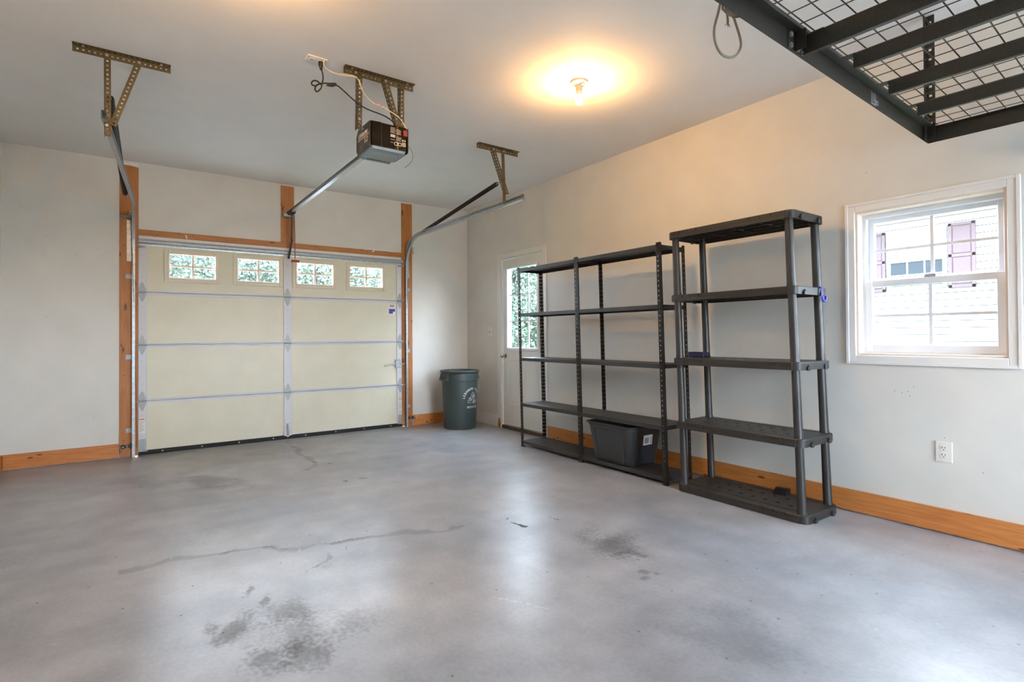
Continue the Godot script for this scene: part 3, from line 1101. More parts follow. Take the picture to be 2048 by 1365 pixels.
	var d2 := obj("safety_decal", st, M.label_white, o)
	st = sheet()
	span(st, Vector3(2.680, 1.528, z + 0.001) + off, Vector3(2.738, 1.549, z + 0.0015) + off)
	obj("red_band", st, M.label_red, d2)
	st = sheet()
	span(st, Vector3(2.670, 1.466, z + 0.001) + off, Vector3(2.750, 1.500, z + 0.0015) + off)
	span(st, Vector3(2.670, 1.440, z + 0.001) + off, Vector3(2.722, 1.466, z + 0.0015) + off)
	obj("blue_band", st, M.label_blue, d2)
	var tm := obj("decal_text", lettering("CAUTION", 0.012), M.label_white, d2)
	tm.position = Vector3(2.709, 1.5385, z + 0.0018) + off


const TRACK_X := [0.030, 2.886]


func track_path(i: int) -> Array:
	var x: float = TRACK_X[i]
	var z := FRONT + 0.030
	var r := 0.38
	var top: float = [2.400, 2.400][i]
	var pts := [Vector3(x, 0.0, z), Vector3(x, 0.7, z), Vector3(x, 1.4, z), Vector3(x, top - r, z)]
	for k in range(1, 13):
		var t := PI / 2 * k / 12.0
		pts.append(Vector3(x, top - r + sin(t) * r, z + r - cos(t) * r))
	var end: Vector3 = [Vector3(-0.128, 2.480, -3.985), Vector3(2.886, 2.400, -3.862)][i]
	pts.append(pts[-1].lerp(end, 0.5))
	pts.append(end)
	return pts


func build_tracks() -> void:
	for i in 2:
		var g := -1.0 if i == 0 else 1.0
		var name_end: String = ["left end of the overhead door, by the plain wall", "end of the overhead door next to the trash can"][i]
		var o := thing("door_track", "curved galvanised roller track at the " + name_end, "door track", Vector3(TRACK_X[i], 0, FRONT + 0.03))
		var path := track_path(i).map(func(p): return p - o.position)
		var st := sheet()
		# C profile opening towards the door
		var poly := []
		for e in [[0.010, -0.026], [0.010, 0.026], [-0.014, 0.026], [-0.014, 0.016], [-0.012, 0.016], [-0.012, 0.024], [0.008, 0.024], [0.008, -0.024], [-0.012, -0.024], [-0.012, -0.016], [-0.014, -0.016], [-0.014, -0.026]]:
			poly.append(Vector2(e[0] * g, e[1]))
		sweep(st, poly, path, Vector3.RIGHT)
		obj("rail", st, M.galvanised, o)
		# feet that fix the track to the framing board
		for y in [0.255, 0.966, 1.75]:
			st = sheet()
			span(st, Vector3(g * 0.012, y - 0.022, -0.024), Vector3(g * 0.060, y + 0.022, -0.021), 0.001)
			span(st, Vector3(g * 0.010, y - 0.022, -0.024), Vector3(g * 0.013, y + 0.022, 0.010), 0.001)
			disc(st, Vector3(g * 0.036, y, -0.021), Vector3.BACK, 0.008, 0.005, 6)
			obj("jamb_bracket", st, M.dull_zinc, o)
		# flag bracket behind the bend
		st = sheet()
		span(st, Vector3(g * 0.012, 1.90, -0.024), Vector3(g * 0.052, 2.30, -0.020), 0.001)
		for y in [1.93, 2.0, 2.08, 2.22, 2.27]:
			disc(st, Vector3(g * 0.034, y, -0.020), Vector3.BACK, 0.007, 0.005, 6)
		span(st, Vector3(g * 0.010, 2.20, -0.022), Vector3(g * 0.0135, 2.34, 0.09), 0.001)
		obj("flag_bracket", st, M.galvanised, o)
		# cable pulley and hook
		st = sheet()
		tube(st, [Vector3(g * 0.020, 2.345, 0.03), Vector3(g * 0.032, 2.345, 0.03)], 0.038, 16)
		tube(st, [Vector3(g * 0.014, 2.345, 0.03), Vector3(g * 0.040, 2.345, 0.03)], 0.008, 8)
		obj("pulley", st, M.dull_zinc, o)
		st = sheet()
		var hook := []
		for k in 9:
			var t := TAU * k / 8.0
			hook.append(Vector3(g * 0.05, 2.22 + cos(t) * 0.022, 0.10 + sin(t) * 0.009))
		if i == 1:
			tube(st, [Vector3(g * 0.012, 2.29, 0.12), Vector3(g * 0.05, 2.275, 0.105), Vector3(g * 0.05, 2.24, 0.10)], 0.004, 6)
		else:
			hook = []
			for k in 9:
				var t := TAU * k / 8.0
				hook.append(Vector3(-0.095 + cos(t) * 0.012, 2.32 + sin(t) * 0.012, -0.005))
			tube(st, [Vector3(-0.015, 2.335, -0.01), Vector3(-0.085, 2.325, -0.008)], 0.009, 6)
		tube(st, hook, 0.004, 6)
		obj("hook", st, M.dull_zinc, o)
		# lift cable beside the vertical rail
		st = sheet()
		tube(st, [Vector3(-g * 0.030, 0.09, 0.012), Vector3(-g * 0.012, 1.2, 0.012), Vector3(g * 0.018, 2.34, 0.06)], 0.002, 5)
		obj("lift_cable", st, M.spring_black, o)


func build_hangers() -> void:
	# top bar on the ceiling [x0, x1, z], bars down [x top, x foot, y foot], sway bar [x top, x foot, y foot]
	var sets := [
		{"x": [-0.274, 0.213], "z": -4.04, "down": [[-0.127, -0.124, 2.372]], "sway": [0.030, -0.100, 2.445], "g": 1.0, "label": "olive perforated angle hanger holding the track by the plain left wall", "hole": 0.0105},
		{"x": [1.113, 1.594], "z": -3.40, "down": [[1.205, 1.200, 2.50], [1.497, 1.497, 2.548]], "sway": [1.375, 1.476, 2.552], "g": -1.0, "label": "olive perforated angle hanger carrying the motor box, with two uprights", "hole": 0.0105},
		{"x": [2.532, 2.984], "z": -4.08, "down": [[2.835, 2.852, 2.385]], "sway": [2.690, 2.845, 2.46], "g": -1.0, "label": "olive perforated angle hanger holding the track nearer the side door", "hole": 0.0105},
	]
	for s in sets:
		var mid: float = (s.x[0] + s.x[1]) * 0.5
		var at := Vector3(mid, CEIL, s.z)
		var o := thing("track_hanger", s.label, "bracket", at, "perforated angle hangers")
		var st := sheet()
		angle_iron(st, Vector3(s.x[0], CEIL - 0.001, s.z) - at, Vector3(s.x[1], CEIL - 0.001, s.z) - at, Vector3.DOWN, Vector3.BACK, 0.040, 0.0275, s.hole)
		obj("ceiling_bar", st, M.bracket_olive, o)
		for d in s.down:
			st = sheet()
			angle_iron(st, Vector3(d[0], CEIL - 0.006, s.z - 0.004) - at, Vector3(d[1], d[2], s.z - 0.004) - at, Vector3(s.g if s.down.size() == 1 else 1.0, 0, 0), Vector3.FORWARD, 0.034, 0.0275, s.hole)
			obj("upright", st, M.bracket_olive, o)
		st = sheet()
		angle_iron(st, Vector3(s.sway[0], CEIL - 0.012, s.z + 0.004) - at, Vector3(s.sway[1], s.sway[2], s.z + 0.006) - at, Vector3(1, 0, 0), Vector3.FORWARD, 0.036, 0.0275, s.hole)
		obj("sway_brace", st, M.bracket_olive, o)
		put_heads(o, "lag_screw", [s.x[0] + 0.05, s.x[1] - 0.05].map(func(x): return Vector3(x, CEIL - 0.004, s.z + 0.022) - at), Vector3.DOWN, 0.008, 0.007, M.bolt_steel)
		var places := [s.down[0][0] + 0.015 * s.g, s.sway[0] + 0.018].map(func(x): return Vector3(x, CEIL - 0.022, s.z + 0.006) - at)
		places.append(Vector3(s.down[0][1] + 0.012, s.down[0][2] + 0.06, s.z + 0.008) - at)
		put_heads(o, "bolt", places, Vector3.BACK, 0.009, 0.008, M.bolt_steel)


func build_springs() -> void:
	var ends := [
		[Vector3(-0.100, 2.645, -4.09), Vector3(-0.030, 2.43, -5.90), "dark extension spring above the track by the plain left wall"],
		[Vector3(2.790, 2.575, -4.10), Vector3(2.915, 2.420, -6.0), "dark extension spring above the track nearer the side door"],
	]
	for e in ends:
		var a: Vector3 = e[0]
		var b: Vector3 = e[1]
		var o := thing("extension_spring", e[2], "spring", (a + b) * 0.5, "door extension springs")
		var d := (b - a).normalized()
		var bs := frame_along(d, Vector3.UP)
		var pts := []
		var len := (b - a).length() - 0.10
		var turns := 130
		for k in turns * 8 + 1:
			var t := TAU * k / 8.0
			pts.append(a - o.position + d * (0.05 + len * k / (turns * 8.0)) + (bs.y * cos(t) + bs.z * sin(t)) * 0.017)
		var st := sheet()
		tube(st, pts, 0.0048, 5)
		obj("coil", st, M.spring_black, o)
		for q in [a - o.position, b - o.position - d * 0.06]:
			st = sheet()
			tube(st, [q, q + d * 0.06], 0.006, 8)
			obj("end_hook", st, M.dull_zinc, o)
		st = sheet()
		var rr := []
		for k in 13:
			var t := TAU * k / 12.0
			rr.append(b - o.position + d * (0.022 + cos(t) * 0.024) + bs.y * sin(t) * 0.024)
		tube(st, rr, 0.004, 6)
		obj("ring", st, M.dull_zinc, o)


func build_opener() -> void:
	var at := Vector3(1.38, 2.375, -3.41)
	var o := thing("garage_door_opener", "dark bronze garage door opener motor with long rail to the door", "door opener", at)
	# motor housing: near face bowed, two side plates
	var st := sheet()
	var p := PackedVector2Array()
	for e in [[-0.128, -0.12], [0.128, -0.12], [0.128, 0.095], [0.118, 0.110], [0.06, 0.116], [0.05, 0.108], [-0.05, 0.108], [-0.06, 0.116], [-0.118, 0.110], [-0.128, 0.095]]:
		p.append(Vector2(e[0], -e[1]))
	prism(st, p, 0.155, Transform3D(Basis(Vector3(1, 0, 0), Vector3(0, 0, -1), Vector3(0, 1, 0)), Vector3(0, 0.005, 0)))
	var hs := obj("motor_housing", st, M.opener_bronze, o)
	for x in [-0.133, 0.128]:
		st = sheet()
		prism(st, PackedVector2Array([Vector2(-0.135, 0.02), Vector2(-0.115, -0.004), Vector2(0.105, -0.004), Vector2(0.112, 0.01), Vector2(0.112, 0.158), Vector2(-0.10, 0.158), Vector2(-0.135, 0.12)]), 0.005, Transform3D(Basis(Vector3(0, 0, 1), Vector3(0, 1, 0), Vector3(-1, 0, 0)), Vector3(x + 0.005, 0, 0)))
		obj("side_plate", st, M.opener_side, o)
	# printed brand and figures on the side plate
	var face := Basis(Vector3(0, 0, 1), Vector3(0, 1, 0), Vector3(-1, 0, 0))
	var t1 := obj("brand_lettering", lettering("LiftMaster", 0.040), M.label_white, o)
	t1.transform = Transform3D(face.scaled_local(Vector3(0.85, 1, 1)), Vector3(-0.1338, 0.105, -0.012))
	st = sheet()
	span(st, Vector3(-0.1342, 0.078, -0.105), Vector3(-0.133, 0.083, 0.09))
	obj("brand_underline", st, M.label_white, o)
	var t2 := obj("power_lettering", lettering("1/2", 0.046, "Droid Sans", false), M.label_white, o)
	t2.transform = Transform3D(face, Vector3(-0.1338, 0.052, 0.045))
	var t3 := obj("small_lettering", lettering("HP", 0.022), M.label_grey, o)
	t3.transform = Transform3D(face, Vector3(-0.1338, 0.028, -0.06))
	# bottom light lens
	st = sheet()
	loft(st, [rounded(0.085, 0.075, 0.03, -0.018, Vector3(0, 0, -0.01)), rounded(0.118, 0.105, 0.02, -0.012, Vector3(0, 0, -0.005)), rounded(0.123, 0.11, 0.015, 0.006, Vector3(0, 0, -0.005))], true)
	obj("light_lens", st, M.opener_lens, o)
	# ribbed end lens towards the door
	st = sheet()
	for k in 9:
		tube(st, [Vector3(-0.10 + k * 0.025, -0.012, -0.145), Vector3(-0.10 + k * 0.025, 0.08, -0.148)], 0.0125, 8)
	obj("end_lens", st, M.opener_lens, o)
	# printed instructions on the near face
	st = sheet()
	for e in [[0.005, 0.105, 0.040, 0.150], [0.045, 0.105, 0.080, 0.145], [0.045, 0.062, 0.080, 0.096], [0.005, 0.062, 0.038, 0.076], [0.005, 0.042, 0.025, 0.056]]:
		var rows := int((e[3] - e[1]) / 0.007)
		for r in rows:
			var y: float = e[1] + r * 0.007
			span(st, Vector3(e[0], y, 0.1155), Vector3(e[2] - (0.006 if r % 3 == 1 else 0.0), y + 0.004, 0.1170))
	obj("printed_text", st, M.label_print, hs)
	st = sheet()
	span(st, Vector3(0.005, 0.080, 0.1155), Vector3(0.038, 0.087, 0.117))
	span(st, Vector3(0.005, 0.090, 0.1155), Vector3(0.038, 0.096, 0.117))
	obj("white_bars", st, M.label_white, hs)
	st = sheet()
	for x in [0.042, 0.070]:
		var ringed := []
		for k in 13:
			var t := TAU * k / 12.0
			ringed.append(Vector3(x + cos(t) * 0.011, 0.040 + sin(t) * 0.011, 0.1165))
		tube(st, ringed, 0.0018, 5)
	span(st, Vector3(0.052, 0.030, 0.1155), Vector3(0.060, 0.033, 0.117))
	span(st, Vector3(0.052, 0.047, 0.1155), Vector3(0.060, 0.050, 0.117))
	for x in [0.086, 0.101]:
		span(st, Vector3(x, 0.066, 0.1155), Vector3(x + 0.009, 0.074, 0.117))
	obj("white_marks", st, M.label_white, hs)
	st = sheet()
	span(st, Vector3(0.084, 0.030, 0.1155), Vector3(0.112, 0.058, 0.1168))
	obj("tan_sticker", st, M.label_print, hs)
	st = sheet()
	span(st, Vector3(0.094, 0.10, 0.110), Vector3(0.122, 0.14, 0.1225), 0.003)
	obj("wire_terminals", st, M.label_red, hs)
	st = sheet()
	disc(st, Vector3(0.045, 0.014, 0.108), Vector3.BACK, 0.010, 0.006, 12)
	obj("sensor_eye", st, M.black_plastic, hs)
	st = sheet()
	tube(st, smooth_path([Vector3(0.129, 0.05, 0.10), Vector3(0.150, 0.025, 0.11), Vector3(0.165, -0.008, 0.11), Vector3(0.160, -0.045, 0.11), Vector3(0.140, -0.075, 0.11), Vector3(0.108, -0.105, 0.11)], 5), 0.0016, 5)
	obj("antenna_wire", st, M.spring_black, o)
	# rail, header bracket, trolley arm and release cord
	var r0 := Vector3(0.0, 0.085, -0.10)
	var r1 := Vector3(1.462, 2.545, FRONT + 0.055) - at
	st = sheet()
	sweep(st, [Vector2(-0.018, -0.016), Vector2(0.018, -0.016), Vector2(0.018, -0.012), Vector2(0.003, -0.012), Vector2(0.003, 0.016), Vector2(0.012, 0.016), Vector2(0.012, 0.020), Vector2(-0.012, 0.020), Vector2(-0.012, 0.016), Vector2(-0.003, 0.016), Vector2(-0.003, -0.012), Vector2(-0.018, -0.012)], [r0, r0.lerp(r1, 0.5), r1], Vector3.RIGHT)
	obj("rail", st, M.galvanised, o)
	st = sheet()
	tube(st, [r0 + Vector3(-0.022, 0.006, 0), r1 + Vector3(-0.022, 0.006, 0)], 0.007, 6)
	tube(st, [r0 + Vector3(0.022, 0.006, 0), r1 + Vector3(0.022, 0.006, 0)], 0.007, 6)
	obj("drive_chain", st, M.spring_black, o)
	st = sheet()
	box(st, r1 + Vector3(-0.01, -0.01, -0.02), Vector3(0.07, 0.06, 0.045), Basis(), 0.004)
	disc(st, r1 + Vector3(-0.055, -0.018, -0.012), Vector3.RIGHT, 0.024, 0.10, 12)
	obj("header_bracket", st, M.galvanised, o)
	st = sheet()
	box(st, r0.lerp(r1, 0.955) + Vector3(0, -0.012, 0), Vector3(0.06, 0.045, 0.12), Basis(), 0.006)
	obj("trolley", st, M.black_plastic, o)
	st = sheet()
	bar(st, Vector3(1.472, 2.53, FRONT + 0.14) - at, Vector3(1.478, 2.20, FRONT + 0.085) - at, 0.020, 0.005, Vector3.RIGHT, 0.001)
	bar(st, Vector3(1.484, 2.25, FRONT + 0.088) - at, Vector3(1.460, 2.035, FRONT + 0.035) - at, 0.022, 0.005, Vector3.RIGHT, 0.001)
	obj("door_arm", st, M.spring_black, o)
	st = sheet()
	tube(st, smooth_path([Vector3(1.494, 2.51, FRONT + 0.155) - at, Vector3(1.498, 2.3, FRONT + 0.15) - at, Vector3(1.500, 2.02, FRONT + 0.15) - at], 4), 0.0045, 6)
	var cord := obj("release_cord", st, M.label_red, o)
	st = sheet()
	tube(st, [Vector3(1.462, 1.995, FRONT + 0.15) - at, Vector3(1.48, 1.998, FRONT + 0.15) - at, Vector3(1.525, 1.998, FRONT + 0.15) - at, Vector3(1.545, 1.995, FRONT + 0.15) - at], 0.013, 8)
	obj("red_handle", st, M.pull_red, cord)
	# mounting straps from the housing up to the hanger uprights
	st = sheet()
	bar(st, Vector3(-0.13, 0.135, -0.02), Vector3(-0.165, 0.175, -0.005), 0.030, 0.003, Vector3.BACK)
	obj("mount_strap", st, M.galvanised, o)
	st = sheet()
	bar(st, Vector3(0.125, 0.145, -0.02), Vector3(0.120, 0.185, 0.0), 0.030, 0.003, Vector3.BACK)
	obj("mount_strap", st, M.galvanised, o)
	st = sheet()
	box(st, Vector3(0.03, 0.166, -0.02), Vector3(0.14, 0.012, 0.10), Basis(), 0.003)
	obj("top_cover", st, M.opener_lens, o)

	# ceiling outlet
	var oa := Vector3(0.945, CEIL, -3.405)
	var u := thing("ceiling_outlet", "white duplex outlet plate on the ceiling with black plug", "outlet", oa)
	u.rotation.y = 0.02
	st = sheet()
	box(st, Vector3(0, -0.004, 0), Vector3(0.118, 0.008, 0.075), Basis(), 0.003)
	obj("cover_plate", st, M.ivory, u)
	for x in [-0.026, 0.026]:
		st = sheet()
		box(st, Vector3(x, -0.010, 0), Vector3(0.036, 0.004, 0.036), Basis(), 0.002)
		var rc := obj("receptacle", st, M.ivory, u)
		st = sheet()
		for z in [-0.007, 0.007]:
			box(st, Vector3(x, -0.0122, z), Vector3(0.009, 0.001, 0.003))
		disc(st, Vector3(x - 0.010, -0.0118, 0), Vector3.DOWN, 0.003, 0.001, 8)
		obj("slots", st, M.slot_dark, rc)
	# black power cord, looped up on itself
	var z := -3.40
	var pts := []
	for e in [[0.972, 2.835], [0.974, 2.81], [0.986, 2.77], [0.977, 2.732], [0.950, 2.738], [0.922, 2.732], [0.917, 2.718], [0.940, 2.712], [0.972, 2.730], [0.970, 2.700], [0.950, 2.680], [0.936, 2.690], [0.945, 2.712], [0.985, 2.738], [1.026, 2.752], [1.060, 2.754], [1.055, 2.742], [1.010, 2.735], [1.045, 2.738], [1.069, 2.742], [1.109, 2.704], [1.186, 2.655], [1.26, 2.628], [1.373, 2.612], [1.44, 2.580], [1.45, 2.545]]:
		pts.append(Vector3(e[0], e[1], z + 0.012 * sin(pts.size() * 1.7) if e[0] < 1.09 else z + 0.034))
	var k := thing("power_cord", "black power cord looped up and running to the motor", "cord", pts[0])
	st = sheet()
	tube(st, smooth_path(pts.map(func(q): return q - pts[0]), 5), 0.0045, 7)
	obj("cable", st, M.black_plastic, k)
	st = sheet()
	lathe(st, [[0.0, 0.038], [0.015, 0.038], [0.016, 0.020], [0.012, 0.010], [0.008, -0.004], [0.006, -0.012], [0.0, -0.012]].map(func(q): return [q[0], -q[1]]), 12, Transform3D(Basis(Vector3(1, 0, 0), Vector3(0, -1, 0), Vector3(0, 0, -1)), Vector3(0, -0.006, 0)))
	obj("plug", st, M.black_plastic, k)
	# pair of thin white sensor wires
	var wp := []
	for e in [[0.983, 2.872, -3.37], [0.985, 2.829, -3.372], [1.057, 2.808, -3.37], [1.179, 2.817, -3.36], [1.222, 2.734, -3.36], [1.288, 2.686, -3.37], [1.329, 2.683, -3.37], [1.388, 2.658, -3.36], [1.458, 2.611, -3.33], [1.486, 2.535, -3.288]]:
		wp.append(Vector3(e[0], e[1], e[2]))
	var ww := thing("sensor_wires", "pair of thin white bell wires drooping from ceiling to motor", "wire", wp[0])
	for e in [Vector3(0, 0, 0), Vector3(0.004, -0.010, 0.008)]:
		st = sheet()
		var bent := []
		for i in wp.size():
			bent.append(wp[i] - wp[0] + e * (1.0 if i > 1 else 0.2) * (0.6 + 0.8 * absf(sin(i * 1.3))))
		tube(st, smooth_path(bent, 6), 0.0022, 5)
		obj("strand", st, M.cord_white, ww)
	st = sheet()
	for q in [[1.322, 2.690, 0.020, -0.4], [1.350, 2.672, 0.014, 0.3], [1.372, 2.660, 0.012, -0.2]]:
		var c: Vector3 = Vector3(q[0], q[1], -3.365) - wp[0]
		tube(st, [c + Vector3(-q[2] * 0.5, q[3] * 0.02, 0), c + Vector3(q[2] * 0.5, -q[3] * 0.02, 0.004)], 0.0042, 6)
	obj("splice", st, M.wire_orange, ww)


func build_lamps() -> void:
	var spots := [[Vector3(2.494, CEIL, -2.694), "bare glowing bulb in porcelain ceiling socket between motor and rack"], [Vector3(0.38, CEIL, -2.50), "bare glowing bulb in porcelain ceiling socket by the left wall"]]
	for s in spots:
		var o := thing("ceiling_lamp", s[1], "lamp", s[0], "bare bulb ceiling lamps")
		var st := sheet()
		lathe(st, [[0.0, -0.066], [0.021, -0.066], [0.024, -0.060], [0.024, -0.040], [0.028, -0.034], [0.034, -0.026], [0.050, -0.020], [0.057, -0.014], [0.057, 0.0]], 28)
		var base := obj("socket", st, M.porcelain, o)
		st = sheet()
		box(st, Vector3(0.0, -0.030, 0.036), Vector3(0.022, 0.014, 0.018), Basis(), 0.003)
		obj("pull_switch", st, M.porcelain, base)
		st = sheet()
		lathe(st, [[0.0, -0.092], [0.024, -0.092], [0.026, -0.084], [0.022, -0.070], [0.018, -0.062]], 20)
		obj("bulb_base", st, M.ivory, o)
		st = sheet()
		var coil := []
		for k in 41:
			var t := TAU * k / 13.0
			coil.append(Vector3(cos(t) * 0.017, -0.094 - 0.056 * k / 40.0, sin(t) * 0.017))
		tube(st, coil, 0.0085, 8)
		lathe(st, [[0.0, -0.156], [0.014, -0.154], [0.021, -0.146], [0.022, -0.094], [0.0, -0.093]], 16)
		obj("bulb", st, M.bulb_glow, o)
		var l := OmniLight3D.new()
		l.name = "bulb_light"
		l.position = Vector3(0, -0.125, 0)
		l.light_color = LAMP_COLOR
		l.light_energy = LAMP_ENERGY
		l.light_size = 0.022
		l.omni_range = 30.0
		l.omni_attenuation = 2.0
		l.shadow_enabled = true
		o.add_child(l)


func build_rack() -> void:
	# hung storage rack; origin at its outer lower corner, x towards the room's left (u), z back over the camera
	var at := Vector3(3.603, 2.20, -1.073)
	var o := thing("overhead_storage_rack", "black steel storage rack with wire deck hanging from the ceiling", "storage rack", at)
	o.rotation.y = 0.038
	var wide := 2.44
	var deep := 1.22
	var st := sheet()
	# long beam: upright plate with a ledge turned inwards
	for s in [[Vector3(-wide, 0, 0), Vector3(0, 0.078, 0.003)], [Vector3(-wide, 0.076, 0.003), Vector3(-0.003, 0.079, 0.034)], [Vector3(-wide, 0.079, 0.032), Vector3(-0.03, 0.092, 0.034)]]:
		span(st, s[0], s[1], 0.001)
	var beam := obj("long_beam", st, M.rack_black, o)
	st = sheet()
	for s in [[Vector3(-wide, 0, deep - 0.003), Vector3(0, 0.078, deep)], [Vector3(-wide, 0.076, deep - 0.034), Vector3(-0.003, 0.079, deep - 0.003)]]:
		span(st, s[0], s[1], 0.001)
	obj("long_beam", st, M.rack_black, o)
	for x in [0.0, -wide]:
		var g := -1.0 if x == 0.0 else 1.0
		st = sheet()
		span(st, Vector3(x, 0, 0.003), Vector3(x + g * 0.003, 0.078, deep - 0.003), 0.001)
		span(st, Vector3(x + g * 0.003, 0.076, 0.034), Vector3(x + g * 0.034, 0.079, deep - 0.034), 0.001)
		obj("end_beam", st, M.rack_black, o)
	# splice plate with bolts
	st = sheet()
	span(st, Vector3(-1.635, 0.002, 0.003), Vector3(-1.54, 0.075, 0.007), 0.001)
	span(st, Vector3(-1.590, 0.002, 0.007), Vector3(-1.586, 0.075, 0.05), 0.001)
	obj("splice_plate", st, M.rack_black, beam)
	put_heads(beam, "bolt", [[-1.615, 0.018], [-1.615, 0.058], [-1.56, 0.018], [-1.56, 0.058], [-1.52, 0.018]].map(func(e): return Vector3(e[0], e[1], 0.005)), Vector3.BACK, 0.010, 0.008, M.bolt_steel)
	# stamped mark on the beam
	var tb := obj("beam_marking", lettering("B", 0.046, "Droid Sans Mono"), M.label_grey, beam)
	tb.position = Vector3(-0.800, 0.042, 0.0035)
	st = sheet()
	for s in [[-0.826, -0.818, 0.012, 0.068], [-0.784, -0.775, 0.008, 0.068], [-0.826, -0.784, 0.010, 0.016], [-0.775, -0.742, 0.030, 0.038], [-0.775, -0.742, 0.018, 0.024]]:
		span(st, Vector3(s[0], s[2], 0.003), Vector3(s[1], s[3], 0.0038))
	obj("beam_marking_lines", st, M.label_grey, beam)
	# cross channels with flattened ends
	var joists := [-0.45, -0.84, -1.23, -1.525, -1.96]
	for i in joists.size():
		var x: float = joists[i]
		var big := i == 3
		st = sheet()
		var lo := 0.008 if big else 0.020
		span(st, Vector3(x - 0.002, lo, 0.075 if not big else 0.008), Vector3(x + 0.002, 0.078, deep - 0.075), 0.0008)
		span(st, Vector3(x + 0.002, lo, 0.085 if not big else 0.01), Vector3(x + 0.020, lo + 0.004, deep - 0.085), 0.0008)
		span(st, Vector3(x + 0.002, 0.074, 0.075), Vector3(x + 0.030, 0.078, deep - 0.075), 0.0008)
		var j := obj("cross_channel", st, M.rack_black, o)
		for zz in [[0.034, 0.085, 1.0], [deep - 0.085, deep - 0.034, -1.0]]:
			st = sheet()
			span(st, Vector3(x - 0.004, 0.078, zz[0]), Vector3(x + 0.034, 0.081, zz[1]), 0.0008)
			var za: float = zz[1] if zz[2] > 0 else zz[0]
			var zb: float = za + 0.05 * zz[2]
			bar(st, Vector3(x, 0.076, za - 0.012 * zz[2]), Vector3(x, lo + 0.010, zb), 0.012, 0.004, Vector3.UP, 0.0008)
			obj("flattened_end", st, M.rack_black, j)
	# welded wire deck
	st = sheet()
	var zz := 0.05
	while zz < deep - 0.03:
		tube(st, [Vector3(-wide + 0.01, 0.0855, zz), Vector3(-0.01, 0.0855, zz)], 0.0026, 5)
		zz += 0.069
	var xx := -0.03
	while xx > -wide + 0.02:
		tube(st, [Vector3(xx, 0.0905, 0.012), Vector3(xx, 0.0905, deep - 0.012)], 0.0022, 5)
		xx -= 0.098
	obj("wire_deck", st, M.rack_wire, o)
	# keyhole hanger posts up to the ceiling
	for e in [[-0.055, 0.030], [-0.055, deep - 0.03], [-wide + 0.055, 0.03], [-wide + 0.055, deep - 0.03]]:
		st = sheet()
		var g := 1.0 if e[1] < 0.5 else -1.0
		var h := -1.0 if e[0] > -1.0 else 1.0
		angle_iron(st, Vector3(e[0], 0.005, e[1] - 0.028 * g + 0.008 * g), Vector3(e[0], CEIL - at.y - 0.001, e[1] - 0.02 * g), Vector3(h, 0, 0), Vector3(0, 0, g), 0.040, 0.05, 0.013, 0.003)
		obj("hanger_post", st, M.rack_black, o)

	# rope loop tied to the rack
	var rp := []
	for e in [[1.712, 2.352], [1.690, 2.29], [1.664, 2.22], [1.668, 2.175], [1.695, 2.147], [1.735, 2.142], [1.785, 2.158], [1.822, 2.195], [1.825, 2.232], [1.790, 2.29], [1.752, 2.345]]:
		rp.append(Vector3(e[0], e[1], -1.105))
	var rope := thing("rope_loop", "thin grey rope loop hanging down beside the overhead rack", "rope", rp[0])
	st = sheet()
	tube(st, smooth_path(rp.map(func(q): return q - rp[0]), 5), 0.0045, 7)
	obj("loop", st, M.rope_grey, rope)
	st = sheet()
	tube(st, smooth_path([Vector3(1.722, 2.352, -1.100) - rp[0], Vector3(1.730, 2.31, -1.100) - rp[0], Vector3(1.737, 2.28, -1.100) - rp[0], Vector3(1.738, 2.263, -1.100) - rp[0]], 4), 0.0042, 7)
	for k in 5:
		tube(st, [Vector3(1.738, 2.265, -1.10) - rp[0], Vector3(1.728 + k * 0.006, 2.252, -1.104 + 0.004 * (k % 3)) - rp[0]], 0.0012, 4)
	obj("frayed_end", st, M.rope_grey, rope)
	st = sheet()
	for k in 3:
		var rr := []
		for i in 11:
			var t := TAU * i / 10.0
			rr.append(Vector3(1.712 + k * 0.018 + 0.004 * sin(t), 2.316 + cos(t) * 0.048, -1.056 + sin(t) * 0.046) - rp[0])
		tube(st, rr, 0.0045, 6)
	obj("hitch", st, M.rope_grey, rope)


